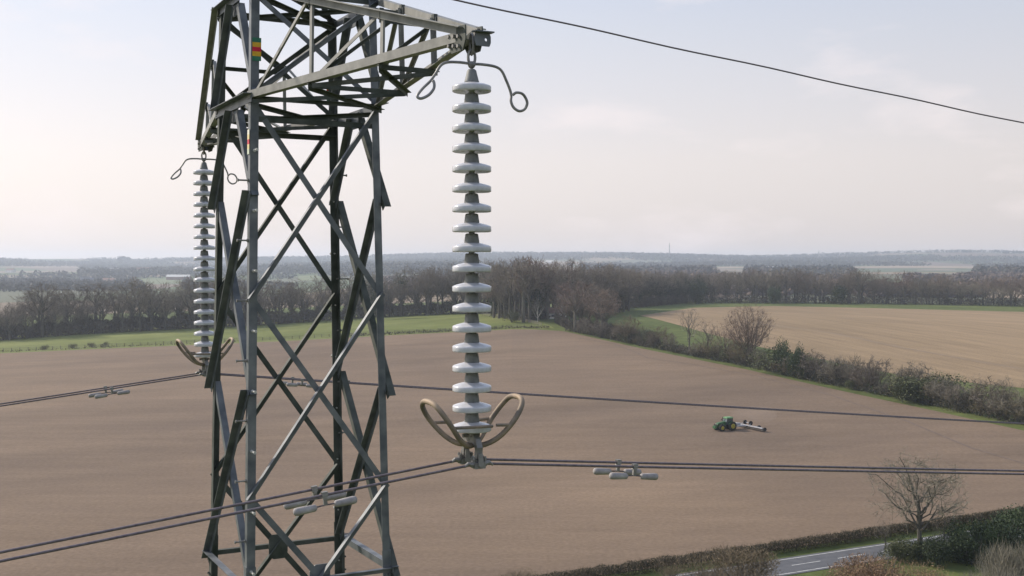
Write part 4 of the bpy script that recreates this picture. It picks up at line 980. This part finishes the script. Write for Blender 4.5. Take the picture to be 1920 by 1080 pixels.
# ================================================================== tractor with roller
def tractor():
    p = hit(1364, 806.5); yaw = math.atan2(-.43, -.90)
    r = thing('tractor', 'green tractor with yellow wheels working in the brown field', 'tractor', p, yaw)
    gm = mat('tractor_green', (.018, .085, .03), .55, scale=2, col2=(.05, .12, .045)); gl = mat('tractor_roof', (.15, .30, .14), .5, scale=2, var=.1); bk = mat('tractor_black', (.02, .02, .022), .6); ye = mat('rim_yellow', (.34, .28, .035), .6, var=.2); ty = mat('tyre', (.028, .026, .024), .9, scale=4)
    gs = mat('cab_glass', (.06, .09, .09), .1, spec=.8)
    mb = MB(); mb.box((1.0, 0, .95), 3.4, .55, .5); mb.box((1.5, 0, .55), .5, 1.5, .25); mb.box((-.4, 0, .8), .6, 1.6, .35); obj('chassis', mb, bk, r)
    mb = MB(); hp = [(.75, 1.05), (2.75, 1.0), (2.95, 1.15), (2.9, 1.55), (2.6, 1.75), (.75, 1.98)]
    mb.plate([(x, -.42, z) for x, z in hp], (0, 1, 0), .84); hd = obj('hood', mb, gm, r)
    for s in (-1, 1): mb = MB(); mb.box((2.93, s*.25, 1.5), .06, .2, .14); obj('headlight', mb, bolt_m, hd)
    mb = MB(); mb.box((2.97, 0, 1.25), .04, .5, .3); obj('grille', mb, bk, hd)
    mb = MB(); mb.box((-.15, 0, 2.72), 1.75, 1.55, .16); mb.box((-.15, 0, 2.84), 1.45, 1.25, .1); cab = obj('cab_roof', mb, gl, r)
    mb = MB(); mb.plate([(x, -.72, z) for x, z in ((-.95, 1.3), (.6, 1.3), (.75, 1.9), (.55, 2.64), (-.85, 2.64))], (0, 1, 0), 1.44); obj('cab_window', mb, gs, r)
    for x, s in ((.62, -1), (.62, 1), (-.9, -1), (-.9, 1), (-.2, -1), (-.2, 1)): mb = MB(); mb.tube([(x, s*.74, 1.25), (x*.9, s*.74, 2.65)], .045, 6); obj('cab_pillar', mb, bk, r)
    mb = MB(); mb.tube([(.95, -.5, 1.7), (.95, -.5, 2.75), (.9, -.5, 2.9)], .07, 8); obj('exhaust_pipe', mb, bk, r)
    mb = MB(); mb.box((3.35, 0, .85), .5, 1.0, .55); mb.box((3.05, 0, .85), .3, .5, .2); obj('front_weight', mb, gm, r)
    for s in (-1, 1):
        mb = MB(); mb.tube([(.55, s*.8, 2.2), (.75, s*1.15, 2.25)], .03, 6); mb.box((.78, s*1.2, 2.2), .05, .2, .35); obj('mirror', mb, bk, r)
        mb = MB()
        for a0 in range(6):
            a, b = math.radians(30+a0*20), math.radians(50+a0*20); mb.plate([(-.55+1.02*math.cos(a), s*.95-.33, .92+1.02*math.sin(a)), (-.55+1.02*math.cos(b), s*.95-.33, .92+1.02*math.sin(b)), (-.55+1.02*math.cos(b), s*.95+.33, .92+1.02*math.sin(b)), (-.55+1.02*math.cos(a), s*.95+.33, .92+1.02*math.sin(a))], (math.cos(a), 0, math.sin(a)), .05)
        obj('fender', mb, gm, r)
    def wheel(x, y, R_, w):
        prof = [(R_*.55, -w/2), (R_*.9, -w/2), (R_, -w*.32), (R_, w*.32), (R_*.9, w/2), (R_*.55, w/2)]
        mb = MB(); mb.lathe(prof, n=24); M = Matrix.Rotation(PI/2, 3, 'X'); mb.v = [M @ v for v in mb.v]
        for k in range(20):
            a = 2*PI*k/20
            for s in (-1, 1): mb.box((R_*1.01*math.cos(a+s*.05), s*w*.22, R_*1.01*math.sin(a+s*.05)), .07, w*.42, .07, Matrix.Rotation(-a, 3, 'Y'))
        mb.v = [v+Vector((x, y, R_)) for v in mb.v]; wh = obj('wheel', mb, ty, r)
        s = 1 if y > 0 else -1; mb = MB(); mb.lathe([(R_*.56, 0), (R_*.5, -.05), (R_*.2, -.09), (R_*.18, .02)], n=20)
        mb.v = [Matrix.Rotation(s*PI/2, 3, 'X') @ v + Vector((x, y+s*(w/2+.01), R_)) for v in mb.v]; obj('rim', mb, ye, wh)
    for s in (-1, 1): wheel(-.55, s*1.0, .98, .62); wheel(2.15, s*1.0, .74, .52)
    # roller behind
    im = thing('field_roller', 'grey trailed field roller with dark tyres behind the green tractor', 'roller', p, yaw)
    gy = mat('roller_paint', (.32, .32, .34), .5, scale=3, col2=(.45, .45, .46)); rl = mat('roller_iron', (.08, .065, .055), .7, scale=6, col2=(.14, .12, .1))
    mb = MB(); mb.box((-3.0, 0, .75), 3.6, .22, .25); mb.tube([(-1.3, 0, .7), (-4.6, -.9, .8)], .08, 6); mb.tube([(-1.3, 0, .7), (-4.6, .9, .8)], .08, 6); mb.box((-2.6, 0, 1.25), 1.5, .5, .35); obj('drawbar', mb, gy, im)
    hwid = 6.0
    for j, (y0, y1) in enumerate(((-1.5, 1.5), (-hwid, -1.6), (1.6, hwid))):
        mb = MB(); mb.box((-4.8, (y0+y1)/2, .85), .26, abs(y1-y0), .24); mb.box((-5.4, (y0+y1)/2, .7), .16, abs(y1-y0), .16)
        for q in range(4): y = y0+(y1-y0)*(q+.5)/4; mb.box((-5.1, y, .78), .8, .1, .12)
        fr = obj('frame', mb, gy, im)
        mb = MB(); pr = []; n = int(abs(y1-y0)/.22)
        for q in range(n): pr += [(.27, y0+(y1-y0)*(q+.05)/n), (.33, y0+(y1-y0)*(q+.5)/n), (.27, y0+(y1-y0)*(q+.95)/n)]
        mb.lathe(pr, n=14); mb.v = [Matrix.Rotation(PI/2, 3, 'X') @ v for v in mb.v]; mb.v = [Vector((v.x-5.1, -v.y, v.z+.33)) for v in mb.v]
        obj('roller_rings', mb, rl, fr)
    def tw(x, y, z, R_=.48, w=.34):
        mb = MB(); mb.lathe([(R_*.5, -w/2), (R_*.92, -w/2), (R_, -w*.3), (R_, w*.3), (R_*.92, w/2), (R_*.5, w/2)], n=18); mb.v = [Matrix.Rotation(PI/2, 3, 'X') @ v+Vector((x, y, z)) for v in mb.v]; wh = obj('wheel', mb, ty, im)
        mb = MB(); mb.lathe([(R_*.5, -w*.4), (R_*.5, w*.4)], n=14); mb.v = [Matrix.Rotation(PI/2, 3, 'X') @ v+Vector((x, y, z)) for v in mb.v]; obj('rim', mb, gy, wh)
    tw(-5.4, -.9, 1.35); tw(-5.4, 1.1, 1.35); tw(-5.5, 3.9, .75); tw(-5.5, 5.9, .6, .4)
    mb = MB(); mb.tube([(-4.8, -1.5, 1.0), (-5.4, -.9, 1.35), (-5.4, 1.1, 1.35), (-4.8, 1.5, 1.0)], .07, 6); mb.tube([(-4.8, 3.8, 1), (-5.5, 3.9, .8)], .06, 6); obj('wheel_arm', mb, gy, im)
tractor()
# ================================================================== haze
hz = MB(); top = 118; hz.box((0, 0, (top-20)/2), 15800, 15800, top+20)
hm_ = bpy.data.materials.new('haze'); hm_.use_nodes = True; t = hm_.node_tree; t.nodes.clear()
o_ = nn(t, 'ShaderNodeOutputMaterial'); pv = nn(t, 'ShaderNodeVolumePrincipled'); pv.inputs['Color'].default_value = (.75, .84, .98, 1); pv.inputs['Density'].default_value = .00014; pv.inputs['Anisotropy'].default_value = .3
t.links.new(pv.outputs[0], o_.inputs['Volume'])
hzo = link('haze', mesh('haze', hz, hm_), kind='stuff', label='pale blue haze over the countryside', category='haze')

dp = hit(1412, 800); db = MB()
import bmesh
bm = bmesh.new(); bmesh.ops.create_icosphere(bm, subdivisions=3, radius=1)
dme = bpy.data.meshes.new('dust_cloud'); 
for v in bm.verts: v.co = Vector((v.co.x*5.5, v.co.y*4, v.co.z*1.9))*(1+.25*noise.noise(v.co*1.7))
bm.to_mesh(dme); bm.free()
dm_ = bpy.data.materials.new('dust'); dm_.use_nodes = True; t = dm_.node_tree; t.nodes.clear(); o_ = nn(t, 'ShaderNodeOutputMaterial'); pv = nn(t, 'ShaderNodeVolumePrincipled')
pv.inputs['Color'].default_value = (.9, .82, .76, 1); pv.inputs['Density'].default_value = .010; t.links.new(pv.outputs[0], o_.inputs['Volume']); dme.materials.append(dm_)
do = link('dust_cloud', dme, kind='stuff', label='faint dust drifting above the roller behind the tractor', category='dust'); do.location = dp+Vector((1, 2, 2.6))
